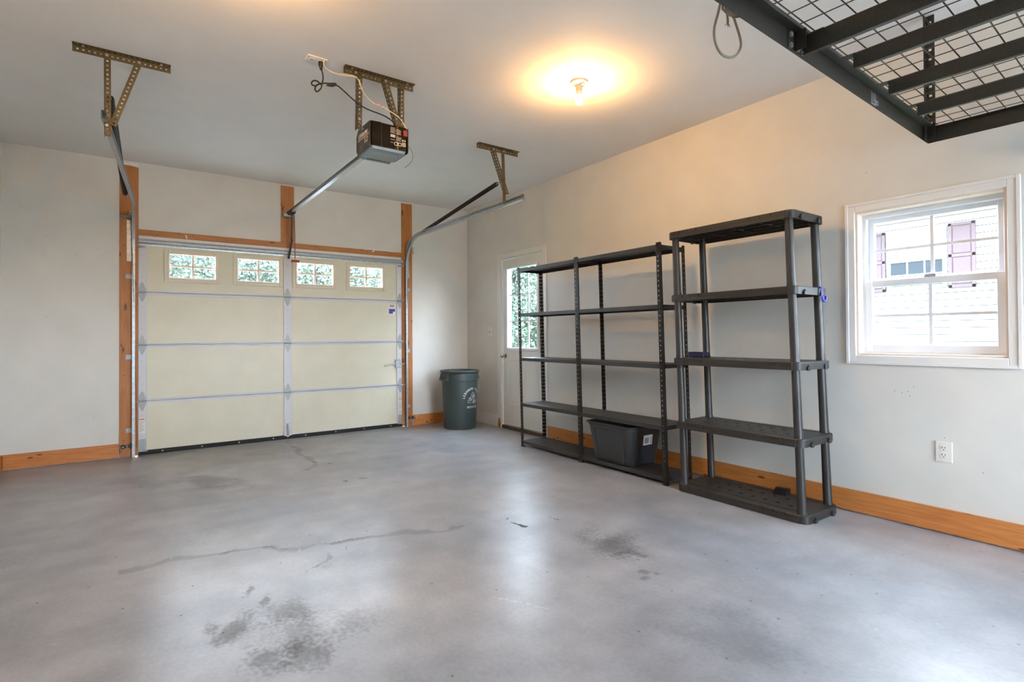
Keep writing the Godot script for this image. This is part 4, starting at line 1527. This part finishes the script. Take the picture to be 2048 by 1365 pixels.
func build_metal_shelf() -> void:
	var z0 := -4.51
	var z1 := -2.66
	var zm := -3.605
	var x0 := 3.33
	var x1 := 3.64
	var lean := 0.028
	var at := Vector3((x0 + x1) * 0.5, 0, zm)
	var o := thing("metal_shelving_unit", "charcoal metal shelving, two bays wide, with slotted black posts and five levels", "shelves", at)
	var tops := [0.060, 0.448, 0.921, 1.385, 1.852]
	var high := 1.868
	# slotted angle posts
	for z in [z0, zm, z1]:
		for x in [x0, x1]:
			var st := sheet()
			var g := 1.0 if x == x0 else -1.0
			var h := 1.0 if z == z0 else -1.0
			var p := Vector3(x - g * 0.003, 0.0, z - h * 0.003) - at
			var q := Vector3(x - g * 0.003, high, z - h * 0.003 - lean * high) - at
			angle_iron(st, p, q, Vector3(0, 0, h), Vector3(g, 0, 0), 0.030, 0.0385, 0.010, 0.002)
			if z == zm or (z == z1 and x == x0):
				angle_iron(st, p + Vector3(0, 0, -h * 0.0005), q + Vector3(0, 0, -h * 0.0005), Vector3(0, 0, -h), Vector3(g, 0, 0), 0.018 if z == zm else 0.012, 0.0385, 0.007 if z == zm else 0.004, 0.002)
			var post := obj("post", st, M.post_steel, o)
			put_heads(post, "bolt", tops.map(func(y): return p + Vector3(-g * 0.001, y - 0.016, h * 0.014 - lean * y)), Vector3(-g, 0, 0), 0.005, 0.003, M.post_steel)
			st = sheet()
			box(st, p + Vector3(g * 0.014, 0.004, h * 0.014), Vector3(0.040, 0.008, 0.040), Basis(), 0.002)
			obj("foot", st, M.black_plastic, post)
	# pressed shelves with folded rims
	for y in tops:
		var s: float = -lean * y
		for z in [[z0 + 0.002, zm - 0.001], [zm + 0.001, z1 - 0.002]]:
			var a := Vector3(x0, y, z[0] + s) - at
			var b := Vector3(x1, y, z[1] + s) - at
			var st := sheet()
			span(st, Vector3(a.x, a.y - 0.002, a.z), b, 0.0008)
			for e in [[Vector3(a.x, a.y - 0.032, a.z), Vector3(a.x + 0.002, a.y - 0.002, b.z)], [Vector3(b.x - 0.002, a.y - 0.032, a.z), Vector3(b.x, a.y - 0.002, b.z)], [Vector3(a.x + 0.002, a.y - 0.032, a.z), Vector3(b.x - 0.002, a.y - 0.002, a.z + 0.002)], [Vector3(a.x + 0.002, a.y - 0.032, b.z - 0.002), Vector3(b.x - 0.002, a.y - 0.002, b.z)]]:
				span(st, e[0], e[1], 0.0006)
			for e in [[Vector3(a.x + 0.002, a.y - 0.032, a.z), Vector3(a.x + 0.014, a.y - 0.030, b.z)], [Vector3(b.x - 0.014, a.y - 0.032, a.z), Vector3(b.x - 0.002, a.y - 0.030, b.z)]]:
				span(st, e[0], e[1], 0.0006)
			obj("shelf", st, M.shelf_steel, o)


func shelf_deck(y0: float, y1: float, hx: float, hz: float) -> SurfaceTool:
	# local: x depth, z length, centred; skirt ring, deck with real holes, notched front
	var st := sheet()
	var r := 0.045
	loft(st, [rounded(hx - 0.012, hz - 0.012, r - 0.012, y1 - 0.006), rounded(hx - 0.012, hz - 0.012, r - 0.012, y0), rounded(hx - 0.006, hz, r, y0), rounded(hx - 0.006, hz, r, y1 - 0.004), rounded(hx - 0.010, hz - 0.004, r - 0.004, y1), rounded(hx - 0.050, hz - 0.052, 0.010, y1)])
	loft(st, [rounded(hx - 0.050, hz - 0.052, 0.010, y1 - 0.006), rounded(hx - 0.012, hz - 0.012, r - 0.012, y1 - 0.006)])
	# outer face of the long sides, cut by six notches
	var cuts := []
	for c in [-0.74, -0.60, -0.45, 0.40, 0.56, 0.72]:
		cuts.append(c * hz)
	for g in [-1.0, 1.0]:
		var xa: float = g * (hx - 0.007)
		var xb: float = g * hx
		span(st, Vector3(xa, y0, -hz + r), Vector3(xb, y0 + 0.024, hz - r), 0.001)
		var at := -hz + r
		for c in cuts + [hz - r]:
			var to: float = c - 0.005 if c < hz - r else c
			span(st, Vector3(xa, y0 + 0.024, at), Vector3(xb, y1 - 0.003, to), 0.001)
			at = c + 0.005
	# deck strips
	var a := hx - 0.050
	var l := hz - 0.052
	var yb := y1 - 0.007
	var strip := func(x0: float, x1: float) -> void:
		span(st, Vector3(x0, yb, -l), Vector3(x1, y1 - 0.0005, l))
	var row := func(x0: float, x1: float, pitch: float, hole: float, edge: float) -> void:
		var count := int((2.0 * l - 2.0 * edge) / pitch)
		var first := -count * pitch * 0.5
		var at := -l
		for i in count + 1:
			var to := first + i * pitch + (pitch - hole) * 0.5 if i < count else l
			span(st, Vector3(x0, yb, at), Vector3(x1, y1 - 0.0005, to))
			at = to + hole
	strip.call(-a, -a + 0.018)
	row.call(-a + 0.018, -a + 0.028, 0.262, 0.250, 0.02)
	strip.call(-a + 0.028, -0.072)
	row.call(-0.072, -0.050, 0.086, 0.030, 0.04)
	strip.call(-0.050, 0.050)
	row.call(0.050, 0.072, 0.086, 0.030, 0.04)
	strip.call(0.072, a - 0.028)
	row.call(a - 0.028, a - 0.018, 0.262, 0.250, 0.02)
	strip.call(a - 0.018, a)
	# stiffening ribs underneath
	for x in [-a, -0.045, 0.045, a]:
		span(st, Vector3(x - 0.003, y0 + 0.012, -l), Vector3(x + 0.003, yb, l))
	for i in 5:
		var z := lerpf(-l, l, i / 4.0)
		span(st, Vector3(-a, y0 + 0.016, z - 0.002), Vector3(a, yb, z + 0.002))
	# corner sockets and clips on the short sides
	for x in [-1.0, 1.0]:
		for z in [-1.0, 1.0]:
			lathe(st, [[0.030, y0], [0.034, y0], [0.034, y1 - 0.006], [0.030, y1 - 0.006]], 14, Transform3D(Basis(), Vector3(x * (hx - 0.047), 0, z * (hz - 0.047))))
			span(st, Vector3(x * (hx - 0.115), y0 - 0.004, z * hz), Vector3(x * (hx - 0.085), y0 + 0.020, z * (hz + 0.014)), 0.003)
			span(st, Vector3(x * (hx - 0.110), y0 + 0.020, z * hz), Vector3(x * (hx - 0.100), y0 + 0.030, z * (hz + 0.010)), 0.002)
	return st


func build_plastic_shelf() -> void:
	var hx := 0.212
	var hz := 0.472
	var lean := 0.035
	var at := Vector3(3.295 + hx, 0, -2.075)
	var o := thing("plastic_shelving_unit", "dark grey plastic shelving with round legs and five vented levels", "shelves", at)
	var levels := [[0.002, 0.052], [0.460, 0.509], [0.928, 0.977], [1.397, 1.446], [1.868, 1.919]]
	for i in 5:
		var y0: float = levels[i][0]
		var y1: float = levels[i][1]
		var s := obj("shelf", shelf_deck(0.0, y1 - y0, hx, hz), M.shelf_plastic, o)
		s.position = Vector3(0, y0, -lean * y0)
		if i == 4:
			continue
		var top: float = levels[i + 1][0]
		for x in [-1.0, 1.0]:
			for z in [-1.0, 1.0]:
				var st := sheet()
				var foot := Vector3(x * (hx - 0.047), y1 - 0.006, z * (hz - 0.047) - lean * y1)
				var head := Vector3(x * (hx - 0.047), top + 0.02, z * (hz - 0.047) - lean * top)
				var loops := []
				for e in [[0.0, 0.029], [0.02, 0.029], [0.06, 0.0265], [0.5, 0.0255], [0.94, 0.0245], [1.0, 0.0245]]:
					loops.append(ring(e[1], 0.0, 20, Transform3D(Basis(), foot.lerp(head, e[0]))))
				loft(st, loops)
				obj("leg", st, M.shelf_plastic, o)
	# blue tool hook hung on the end of the fourth level
	var hk := thing("blue_hook", "small blue plastic hook hung over a plastic shelf end", "hook", Vector3(3.60, 1.446, -1.655))
	var st := sheet()
	box(st, Vector3(0.0, 0.002, 0.004), Vector3(0.030, 0.004, 0.030), Basis(), 0.001)
	box(st, Vector3(-0.006, -0.042, 0.017), Vector3(0.016, 0.088, 0.004), Basis(), 0.001)
	obj("strap", st, M.blue_plastic, hk)
	st = sheet()
	var hp := []
	for k in 9:
		var t := -PI * 0.05 + PI * 1.15 * k / 8.0
		hp.append(Vector3(0.020 - cos(t) * 0.024, -0.062 - sin(t) * 0.026, 0.020))
	tube(st, hp, 0.008, 8)
	obj("hook_arm", st, M.blue_plastic, hk)
	# blue tray on the third level
	var tr := thing("blue_tray", "dark blue plastic block lying on the plastic shelf's middle level", "tray", Vector3(3.56, 0.977, -2.53))
	st = sheet()
	box(st, Vector3(0, 0.020, 0), Vector3(0.07, 0.040, 0.140), Basis(), 0.004)
	obj("body", st, M.navy_plastic, tr)
	st = sheet()
	box(st, Vector3(0, 0.006, 0.076), Vector3(0.05, 0.012, 0.014), Basis(), 0.003)
	obj("tab", st, M.black_plastic, tr)
	# black ribbed block on the lowest level
	var bl := thing("ribbed_block", "small black ribbed plastic block lying on the lowest plastic shelf", "block", Vector3(3.655, 0.0522, -1.945))
	bl.rotation.y = 0.15
	st = sheet()
	prism(st, PackedVector2Array([Vector2(-0.045, 0.0), Vector2(0.045, 0.0), Vector2(0.045, 0.034), Vector2(0.012, 0.034), Vector2(-0.045, 0.008)]), 0.085, Transform3D(Basis(), Vector3(0, 0, -0.0425)))
	obj("body", st, M.black_plastic, bl)
	st = sheet()
	for k in 3:
		var f := 0.2 + 0.3 * k
		var c := Vector3(-0.045, 0.009, 0).lerp(Vector3(0.012, 0.035, 0), f)
		box(st, c, Vector3(0.005, 0.005, 0.072), Basis(Vector3.BACK, 0.43))
	obj("ribs", st, M.black_plastic, bl)


func build_can() -> void:
	var at := Vector3(3.39, 0, -5.90)
	var o := thing("trash_can", "dark green plastic trash can with white recycling print, no lid", "trash can", at)
	var st := sheet()
	lathe(st, [[0.0, 0.012], [0.185, 0.012], [0.188, 0.004], [0.197, 0.002], [0.203, 0.014], [0.224, 0.595], [0.236, 0.600], [0.238, 0.690], [0.232, 0.696], [0.230, 0.700], [0.248, 0.702], [0.251, 0.712], [0.247, 0.722], [0.236, 0.724], [0.229, 0.716], [0.222, 0.60], [0.198, 0.022], [0.0, 0.020]], 48)
	obj("body", st, M.can_green, o)
	var f := Vector3(-0.497, 0, 0.868)
	var rt := Vector3(0.868, 0, 0.497)
	# side grips
	for a in [deg_to_rad(-50.0), deg_to_rad(130.0)]:
		var d := f * cos(a) + rt * sin(a)
		var side := d.cross(Vector3.UP).normalized()
		st = sheet()
		var bs := Basis(side, Vector3.UP, -d)
		bs.z = side.cross(Vector3.UP)
		for g in [-1.0, 1.0]:
			var p := PackedVector2Array([Vector2(0.226, 0.60), Vector2(0.272, 0.610), Vector2(0.245, 0.70), Vector2(0.226, 0.70)])
			prism(st, p, 0.012, Transform3D(Basis(d, Vector3.UP, side), side * (g * 0.062 - 0.006)))
		box(st, d * 0.266 + Vector3.UP * 0.614, Vector3(0.136, 0.014, 0.016), Basis(side, Vector3.UP, side.cross(Vector3.UP)), 0.004)
		box(st, d * 0.248 + Vector3.UP * 0.607, Vector3(0.124, 0.006, 0.040), Basis(side, Vector3.UP, side.cross(Vector3.UP)), 0.002)
		obj("handle", st, M.can_green, o)
	# white print: arc of letters, three chasing arrows, word below; laid on the curved wall
	var on := func(u: float, y: float, lift: float) -> Transform3D:
		var r := lerpf(0.203, 0.224, (y - 0.014) / 0.581) + lift
		var a := deg_to_rad(47.0) + u / r
		var d := f * cos(a) + rt * sin(a)
		var s := rt * cos(a) - f * sin(a)
		return Transform3D(Basis(s, Vector3.UP, d), d * r + Vector3.UP * y)
	st = sheet()
	var words := "LEBANON COUNTY"
	for i in words.length():
		if words[i] == " ":
			continue
		var a := lerpf(PI * 0.98, PI * 0.02, i / float(words.length() - 1))
		var u := cos(a) * 0.128
		var y := 0.385 + sin(a) * 0.118
		var xf: Transform3D = on.call(u, y, 0.0012)
		st.append_from(lettering(words[i], 0.040), 0, xf * Transform3D(Basis(Vector3.BACK, a - PI / 2), Vector3.ZERO))
	obj("arc_lettering", st, M.print_white, o)
	st = sheet()
	var bottom := "RECYCLING"
	for i in bottom.length():
		st.append_from(lettering(bottom[i], 0.034), 0, on.call((i - 4.0) * 0.019, 0.275, 0.0012))
	obj("word_lettering", st, M.print_white, o)
	for k in 3:
		st = sheet()
		var arrow := [Vector2(-0.046, -0.028), Vector2(-0.020, 0.038), Vector2(0.0, 0.060), Vector2(0.022, 0.050), Vector2(0.036, 0.020), Vector2(0.044, 0.024), Vector2(0.036, -0.006), Vector2(0.008, 0.006), Vector2(0.018, 0.010), Vector2(0.006, 0.034), Vector2(-0.022, -0.040)]
		var turn := TAU / 3.0 * k
		for i in arrow.size():
			var a2: Vector2 = (arrow[i] * 0.95 + Vector2(0, 0.026)).rotated(turn)
			var b2: Vector2 = (arrow[(i + 1) % arrow.size()] * 0.95 + Vector2(0, 0.026)).rotated(turn)
			var pa: Transform3D = on.call(a2.x, 0.375 + a2.y, 0.001)
			var pb: Transform3D = on.call(b2.x, 0.375 + b2.y, 0.001)
			tube(st, [pa.origin, pb.origin], 0.0026, 5)
		obj("recycling_arrow", st, M.print_white, o)


func build_tote() -> void:
	var at := Vector3(3.518, 0.0605, -3.252)
	var o := thing("storage_tote", "dark grey lidless plastic tote on the lowest metal shelf", "storage tote", at)
	var st := sheet()
	var mk := func(hx: float, hz: float, r: float, y: float) -> PackedVector3Array:
		return rounded(hx, hz, r, y, Vector3.ZERO, 6)
	var loops := [mk.call(0.001, 0.001, 0.0005, 0.002), mk.call(0.168, 0.205, 0.04, 0.002), mk.call(0.174, 0.211, 0.045, 0.008), mk.call(0.208, 0.248, 0.05, 0.300), mk.call(0.214, 0.254, 0.05, 0.304), mk.call(0.216, 0.256, 0.05, 0.322), mk.call(0.232, 0.272, 0.055, 0.325), mk.call(0.234, 0.274, 0.055, 0.333), mk.call(0.226, 0.266, 0.052, 0.338), mk.call(0.210, 0.250, 0.048, 0.334), mk.call(0.171, 0.208, 0.042, 0.012), mk.call(0.001, 0.001, 0.0005, 0.010)]
	loft(st, loops)
	obj("body", st, M.tote_plastic, o)
	# raised field on the long side and ribs beside it
	st = sheet()
	var slope := 0.034 / 0.292
	for e in [[-0.150, -0.140], [0.140, 0.150]]:
		bar(st, Vector3(-0.176, 0.02, (e[0] + e[1]) * 0.5), Vector3(-0.176 - slope * 0.262, 0.282, (e[0] + e[1]) * 0.5 * 1.12), 0.010, 0.008, Vector3.BACK, 0.002)
	bar(st, Vector3(-0.2065, 0.284, -0.168), Vector3(-0.2065, 0.284, 0.168), 0.008, 0.006, Vector3.UP, 0.002)
	obj("rib", st, M.tote_plastic, o)
	# recessed hand hold with paper label on the short side
	var tilt := atan(0.037 / 0.292)
	var b := Basis(Vector3.RIGHT, tilt) 
	st = sheet()
	box(st, Vector3(0.02, 0.21, 0.2395), Vector3(0.11, 0.085, 0.0012), b)
	var lab := obj("paper_label", st, M.label_white, o)
	st = sheet()
	box(st, Vector3(0.004, 0.206, 0.2402), Vector3(0.050, 0.048, 0.0012), b, 0.0)
	obj("label_picture", st, M.label_grey, lab)
	st = sheet()
	for k in 4:
		box(st, Vector3(0.060, 0.186 + k * 0.014, 0.2372 + k * 0.00177), Vector3(0.018, 0.005, 0.0012), b)
	obj("label_text", st, M.slot_dark, lab)


func wall_plate(called: String, label: String, category: String, at: Vector3, wide: float, toggles: int) -> Node3D:
	# on the right wall: local x out of the wall is negative world x
	var o := thing(called, label, category, at)
	var st := sheet()
	box(st, Vector3(-0.003, 0, 0), Vector3(0.006, 0.118, wide), Basis(), 0.002)
	obj("cover_plate", st, M.ivory, o)
	if toggles > 0:
		for k in toggles:
			var z := (k - (toggles - 1) * 0.5) * 0.030
			st = sheet()
			box(st, Vector3(-0.0065, 0.0, z), Vector3(0.001, 0.026, 0.011))
			var sl := obj("toggle_slot", st, M.slot_dark, o)
			st = sheet()
			box(st, Vector3(-0.011, 0.005, z), Vector3(0.014, 0.010, 0.007), Basis(Vector3.BACK, -0.5), 0.001)
			obj("toggle", st, M.ivory, sl)
	else:
		for y in [-0.0205, 0.0205]:
			st = sheet()
			loft(st, [rounded(0.0145, 0.0165, 0.012, 0.0), rounded(0.0145, 0.0165, 0.012, 0.003)].map(func(lp):
				var a := PackedVector3Array()
				for q in lp:
					a.append(Vector3(-0.006 - q.y, y + q.x, q.z))
				return a), true)
			var rc := obj("receptacle", st, M.ivory, o)
			st = sheet()
			box(st, Vector3(-0.0091, y + 0.005, -0.007), Vector3(0.001, 0.010, 0.003))
			box(st, Vector3(-0.0091, y + 0.005, 0.007), Vector3(0.001, 0.008, 0.003))
			disc(st, Vector3(-0.009, y - 0.008, 0), Vector3.LEFT, 0.003, 0.0008, 8)
			obj("slots", st, M.slot_dark, rc)
	return o


func build_small_things() -> void:
	wall_plate("light_switch", "white double light switch beside the side door", "switch", Vector3(RIGHT, 1.205, -5.838), 0.082, 2)
	wall_plate("wall_outlet", "white duplex outlet low on the wall under the window", "outlet", Vector3(RIGHT, 0.468, -1.078), 0.078, 0)
	wall_plate("wall_outlet", "ivory duplex outlet low on the wall behind the trash can", "outlet", Vector3(RIGHT, 0.45, -6.128), 0.075, 0)
	# safety sensors at the foot of the tracks
	for e in [[0.0, "small black safety sensor at the foot of the left door track", -1.0], [2.92, "small black safety sensor at the door track by the trash can", 1.0]]:
		var g: float = e[2]
		var at := Vector3(e[0], 0.108, FRONT + 0.055)
		var o := thing("safety_sensor", e[1], "sensor", at)
		var st := sheet()
		bar(st, Vector3(-g * 0.02, 0, -0.012), Vector3(g * 0.055, 0, -0.012), 0.022, 0.003, Vector3.UP, 0.001)
		box(st, Vector3(-g * 0.012, 0.0, -0.022), Vector3(0.016, 0.05, 0.02), Basis(), 0.002)
		obj("mount", st, M.black_plastic, o)
		st = sheet()
		tube(st, [Vector3(g * 0.050, 0, -0.018), Vector3(g * 0.050, 0, 0.014)], 0.019, 14)
		obj("housing", st, M.black_plastic, o)
		st = sheet()
		disc(st, Vector3(g * 0.050, 0, 0.014), Vector3.BACK, 0.009, 0.002, 12)
		obj("lens", st, M.label_grey, o)
		st = sheet()
		disc(st, Vector3(g * 0.018, 0.0, -0.010), Vector3.BACK, 0.007, 0.006, 6)
		obj("wing_nut", st, M.bolt_steel, o)
		st = sheet()
		if g < 0:
			tube(st, smooth_path([Vector3(-0.058, 0.0, -0.02), Vector3(-0.086, 0.0, -0.045), Vector3(-0.086, 0.09, -0.0505), Vector3(-0.12, 0.14, -0.0505), Vector3(-0.20, 0.125, -0.0505), Vector3(-0.235, 0.07, -0.0505), Vector3(-0.19, 0.03, -0.048)], 5), 0.0016, 5)
		else:
			tube(st, smooth_path([Vector3(0.058, 0.0, -0.01), Vector3(0.10, 0.01, -0.025), Vector3(0.14, 0.035, -0.034), Vector3(0.16, 0.04, -0.036)], 5), 0.0018, 5)
		obj("lead_wire", st, M.cord_white, o)
	# scrap of dark bark on the lowest metal shelf by the tote
	var sc := thing("bark_scrap", "brown broken scrap lying on the metal shelf beside the tote", "scrap", Vector3(3.705, 0.0, -3.73))
	var st := sheet()
	prism(st, PackedVector2Array([Vector2(-0.055, 0.0), Vector2(0.05, 0.0), Vector2(0.035, 0.018), Vector2(0.012, 0.028), Vector2(0.005, 0.075), Vector2(-0.022, 0.072), Vector2(-0.034, 0.05), Vector2(-0.048, 0.055)]), 0.018, Transform3D(Basis(Vector3(0, 0, 1), Vector3(0, 1, 0), Vector3(-1, 0, 0)), Vector3(0.02, 0.0, 0)))
	obj("piece", st, M.sill_brown, sc)


# ---------------------------------------------------------------- outdoors

func leaf_mesh() -> ArrayMesh:
	var st := sheet()
	var n := Vector3(0, 0.25, 1).normalized()
	var p := [Vector3(0, -0.5, 0), Vector3(0.28, -0.05, 0.05), Vector3(0, 0.5, -0.06), Vector3(-0.28, -0.05, 0.05)]
	tri(st, [p[0], p[1], p[2]], [n, n, n], [Vector2.ZERO, Vector2.RIGHT, Vector2.ONE])
	tri(st, [p[0], p[2], p[3]], [n, n, n], [Vector2.ZERO, Vector2.ONE, Vector2.DOWN])
	st.set_material(M.leaf_green)
	return st.commit()


func foliage(parent: Node, count: int, size: Vector3, mid: Vector3, leaf: float, tint: Color, mesh: Mesh, sd: int) -> void:
	var r := RandomNumberGenerator.new()
	r.seed = sd
	var lumps := []
	for i in 26:
		var d := Vector3(r.randfn(), r.randfn(), r.randfn()).normalized() * pow(r.randf(), 0.4) * 0.8
		lumps.append([d * size + mid, r.randf_range(0.25, 0.45)])
	var mm := MultiMesh.new()
	mm.transform_format = MultiMesh.TRANSFORM_3D
	mm.use_colors = true
	mm.mesh = mesh
	mm.instance_count = count
	for i in count:
		var l: Array = lumps[r.randi() % lumps.size()]
		var d := Vector3(r.randfn(), r.randfn(), r.randfn()).normalized() * pow(r.randf(), 0.5)
		var at: Vector3 = l[0] + d * size * l[1]
		var b := Basis.from_euler(Vector3(r.randf() * TAU, r.randf() * TAU, r.randf() * TAU)).scaled(Vector3.ONE * leaf * r.randf_range(0.6, 1.3))
		mm.set_instance_transform(i, Transform3D(b, at))
		var v := r.randf_range(0.7, 1.2)
		mm.set_instance_color(i, Color(tint.r * v * r.randf_range(0.85, 1.2), tint.g * v, tint.b * v * r.randf_range(0.7, 1.2)))
	var o := MultiMeshInstance3D.new()
	o.name = "foliage"
	o.multimesh = mm
	o.set_meta("kind", "stuff")
	parent.add_child(o, true)


func build_outside() -> void:
	var st := sheet()
	span(st, Vector3(-40, -0.6, -45), Vector3(40, -0.21, 30))
	var lawn := obj("lawn", st, M.lawn)
	tag(lawn, "green lawn around the garage", "lawn", "", "structure")
	st = sheet()
	span(st, Vector3(-0.6, -0.21, -13.5), Vector3(3.6, -0.02, FRONT - 0.21), 0.01)
	var drive := obj("driveway", st, M.driveway)
	tag(drive, "pale concrete driveway outside the overhead door", "driveway", "", "structure")
	st = sheet()  # unseen pale slab added to bounce daylight through the back opening onto the ceiling
	span(st, Vector3(-7.0, -0.21, BACK + 0.2), Vector3(7.0, -0.02, BACK + 10.0), 0.01)
	var bounce_ground := obj("bounce_slab", st, M.driveway)
	tag(bounce_ground, "added unseen pale slab behind the garage, bouncing daylight up to the ceiling", "bounce_slab", "", "structure")
	var lm := leaf_mesh()
	var trees := [
		[Vector3(0.4, -0.21, -15.5), Vector3(2.0, 2.1, 1.3), 2.5, "leafy green tree across the drive, behind the window nearest the left wall"],
		[Vector3(3.0, -0.21, -17.5), Vector3(2.1, 2.3, 1.4), 2.6, "leafy green tree across the drive, behind the window next to the red handle"],
		[Vector3(5.3, -0.21, -16.0), Vector3(2.0, 2.1, 1.4), 2.4, "leafy green tree across the drive, behind the third small window"],
		[Vector3(8.0, -0.21, -17.0), Vector3(2.2, 2.3, 1.4), 2.5, "leafy green tree across the drive, behind the window by the safety decal"],
	]
	for i in trees.size():
		var e: Array = trees[i]
		var o := thing("tree", e[3], "tree", e[0], "trees across the drive")
		st = sheet()
		tube(st, smooth_path([Vector3(0, 0, 0), Vector3(0.05, 0.8, 0.03), Vector3(-0.04, 1.8, 0), Vector3(0.06, 2.8, 0.05)], 3), 0.11, 8)
		tube(st, smooth_path([Vector3(-0.02, 1.3, 0), Vector3(0.5, 2.0, 0.2), Vector3(0.9, 2.7, 0.2)], 3), 0.05, 6)
		tube(st, smooth_path([Vector3(-0.02, 1.4, 0), Vector3(-0.5, 2.1, -0.1), Vector3(-0.8, 2.9, 0.1)], 3), 0.05, 6)
		obj("trunk", st, M.bark, o)
		foliage(o, 30000, e[1], Vector3(0, e[2] + 0.2, 0), 0.10, Color(0.10, 0.15, 0.115), lm, 100 + i)
	var bushes := [[Vector3(6.3, -0.21, -8.6), "tall green bush outside the side door's glass"], [Vector3(7.4, -0.21, -10.6), "second tall green bush beyond the side door"], [Vector3(6.9, -0.21, -7.1), "green bush between side door and neighbour's house"]]
	for i in bushes.size():
		var o := thing("bush", bushes[i][1], "bush", bushes[i][0], "bushes outside the side door")
		st = sheet()
		for k in 4:
			tube(st, [Vector3(0, 0, 0), Vector3(cos(k * 1.6) * 0.2, 0.7, sin(k * 1.6) * 0.2), Vector3(cos(k * 1.6) * 0.5, 1.9, sin(k * 1.6) * 0.5)], 0.03, 6)
		obj("stems", st, M.bark, o)
		foliage(o, 22000, Vector3(1.05, 1.9, 1.05), Vector3(0, 1.9, 0), 0.07, Color(0.09, 0.145, 0.11), lm, 200 + i)
	for i in 3:  # unseen trees added to dim the sky above the neighbouring roof
		var o := thing("added_tall_tree", ["added unseen tall tree dimming the sky, behind the neighbouring house end nearest the driveway", "added unseen tall tree dimming the sky, behind the middle of the neighbouring roof", "added unseen tall tree dimming the sky, behind the neighbouring house end farthest from the driveway"][i], "tree", Vector3(16.5, -0.21, -7.0 + i * 5.5), "added sky dimming trees behind the neighbouring house")
		st = sheet()
		tube(st, smooth_path([Vector3(0, 0, 0), Vector3(0.1, 3.0, 0.05), Vector3(-0.1, 6.5, 0), Vector3(0.1, 9.0, 0.1)], 3), 0.22, 8)
		obj("trunk", st, M.bark, o)
		foliage(o, 16000, Vector3(2.6, 4.6, 2.9), Vector3(0, 8.2, 0), 0.30, Color(0.09, 0.145, 0.11), lm, 300 + i)
	# neighbour's house: its long wall stands at x = 10
	var h := thing("neighbour_house", "white sided house with dark red shutters seen through the window", "house", Vector3(10.0, -0.21, -2.0))
	var off := -h.position
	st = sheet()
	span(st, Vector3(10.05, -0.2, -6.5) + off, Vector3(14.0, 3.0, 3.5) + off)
	obj("wall_core", st, M.roof_shingle, h)  # dark core behind the gaps stands in for shade lines between boards
	var course := 0.105
	var bm := sheet()
	box(bm, Vector3(0, 0, 0), Vector3(0.014, course * 0.89, 10.0), Basis(Vector3.BACK, 0.11))
	bm.set_material(M.siding_white)
	var board_mesh := bm.commit()
	for k in 30:
		var b := MeshInstance3D.new()
		b.name = "siding_board"
		b.mesh = board_mesh
		b.position = Vector3(10.012, -0.13 + (k + 0.5) * course, -1.5) + off
		h.add_child(b, true)
	st = sheet()
	span(st, Vector3(9.55, 2.985, -6.8) + off, Vector3(10.03, 3.01, 3.8) + off)
	span(st, Vector3(9.53, 2.985, -6.8) + off, Vector3(9.55, 3.16, 3.8) + off)
	obj("soffit", st, M.siding_white, h)
	st = sheet()
	prism(st, PackedVector2Array([Vector2(9.45, 3.12), Vector2(12.0, 4.25), Vector2(14.6, 3.12), Vector2(14.6, 3.20), Vector2(12.0, 4.36), Vector2(9.45, 3.20)]), 10.6, Transform3D(Basis(), Vector3(0, 0, -6.8) + off))
	obj("roof", st, M.roof_shingle, h)
	for z in [[-3.87, -3.555], [-2.735, -2.415]]:
		st = sheet()
		var sy := [1.82, 2.785]
		span(st, Vector3(9.965, sy[0], z[0]) + off, Vector3(9.985, sy[1], z[1]) + off, 0.004)
		for y in [[sy[0] + 0.06, 2.27], [2.33, sy[1] - 0.06]]:
			span(st, Vector3(9.955, y[0], z[0] + 0.055) + off, Vector3(9.966, y[1], z[1] - 0.055) + off, 0.008)
		for y in [[sy[0], sy[0] + 0.045], [2.275, 2.325], [sy[1] - 0.045, sy[1]]]:
			span(st, Vector3(9.950, y[0], z[0]) + off, Vector3(9.966, y[1], z[1]) + off, 0.003)
		for zz in [[z[0], z[0] + 0.045], [z[1] - 0.045, z[1]]]:
			span(st, Vector3(9.950, sy[0], zz[0]) + off, Vector3(9.966, sy[1], zz[1]) + off, 0.003)
		obj("shutter", st, M.shutter_red, h)
	var w := [-3.535, -2.755, 1.84, 2.775]
	st = sheet()
	for s in [[w[0], w[0] + 0.05, w[2], w[3]], [w[1] - 0.05, w[1], w[2], w[3]], [w[0] + 0.05, w[1] - 0.05, w[2], w[2] + 0.05], [w[0] + 0.05, w[1] - 0.05, w[3] - 0.06, w[3]], [w[0] + 0.05, w[1] - 0.05, 2.27, 2.34]]:
		span(st, Vector3(9.950, s[2], s[0]) + off, Vector3(9.990, s[3], s[1]) + off, 0.003)
	var wf := obj("window_frame", st, M.siding_white, h)
	st = sheet()
	for k in [1, 2]:
		var z := lerpf(w[0] + 0.05, w[1] - 0.05, k / 3.0)
		span(st, Vector3(9.962, w[2] + 0.05, z - 0.010) + off, Vector3(9.972, w[3] - 0.06, z + 0.010) + off)
	for y in [2.065, 2.52]:
		span(st, Vector3(9.963, y - 0.010, w[0] + 0.05) + off, Vector3(9.971, y + 0.010, w[1] - 0.05) + off)
	obj("muntins", st, M.siding_white, wf)
	st = sheet()
	span(st, Vector3(9.972, w[2] + 0.05, w[0] + 0.05) + off, Vector3(9.976, 2.27, w[1] - 0.05) + off)
	obj("lower_glass", st, M.dark_glass, wf)
	st = sheet()
	span(st, Vector3(9.974, 2.34, w[0] + 0.05) + off, Vector3(9.978, w[3] - 0.06, w[1] - 0.05) + off)
	obj("upper_blind", st, M.opener_lens, wf)
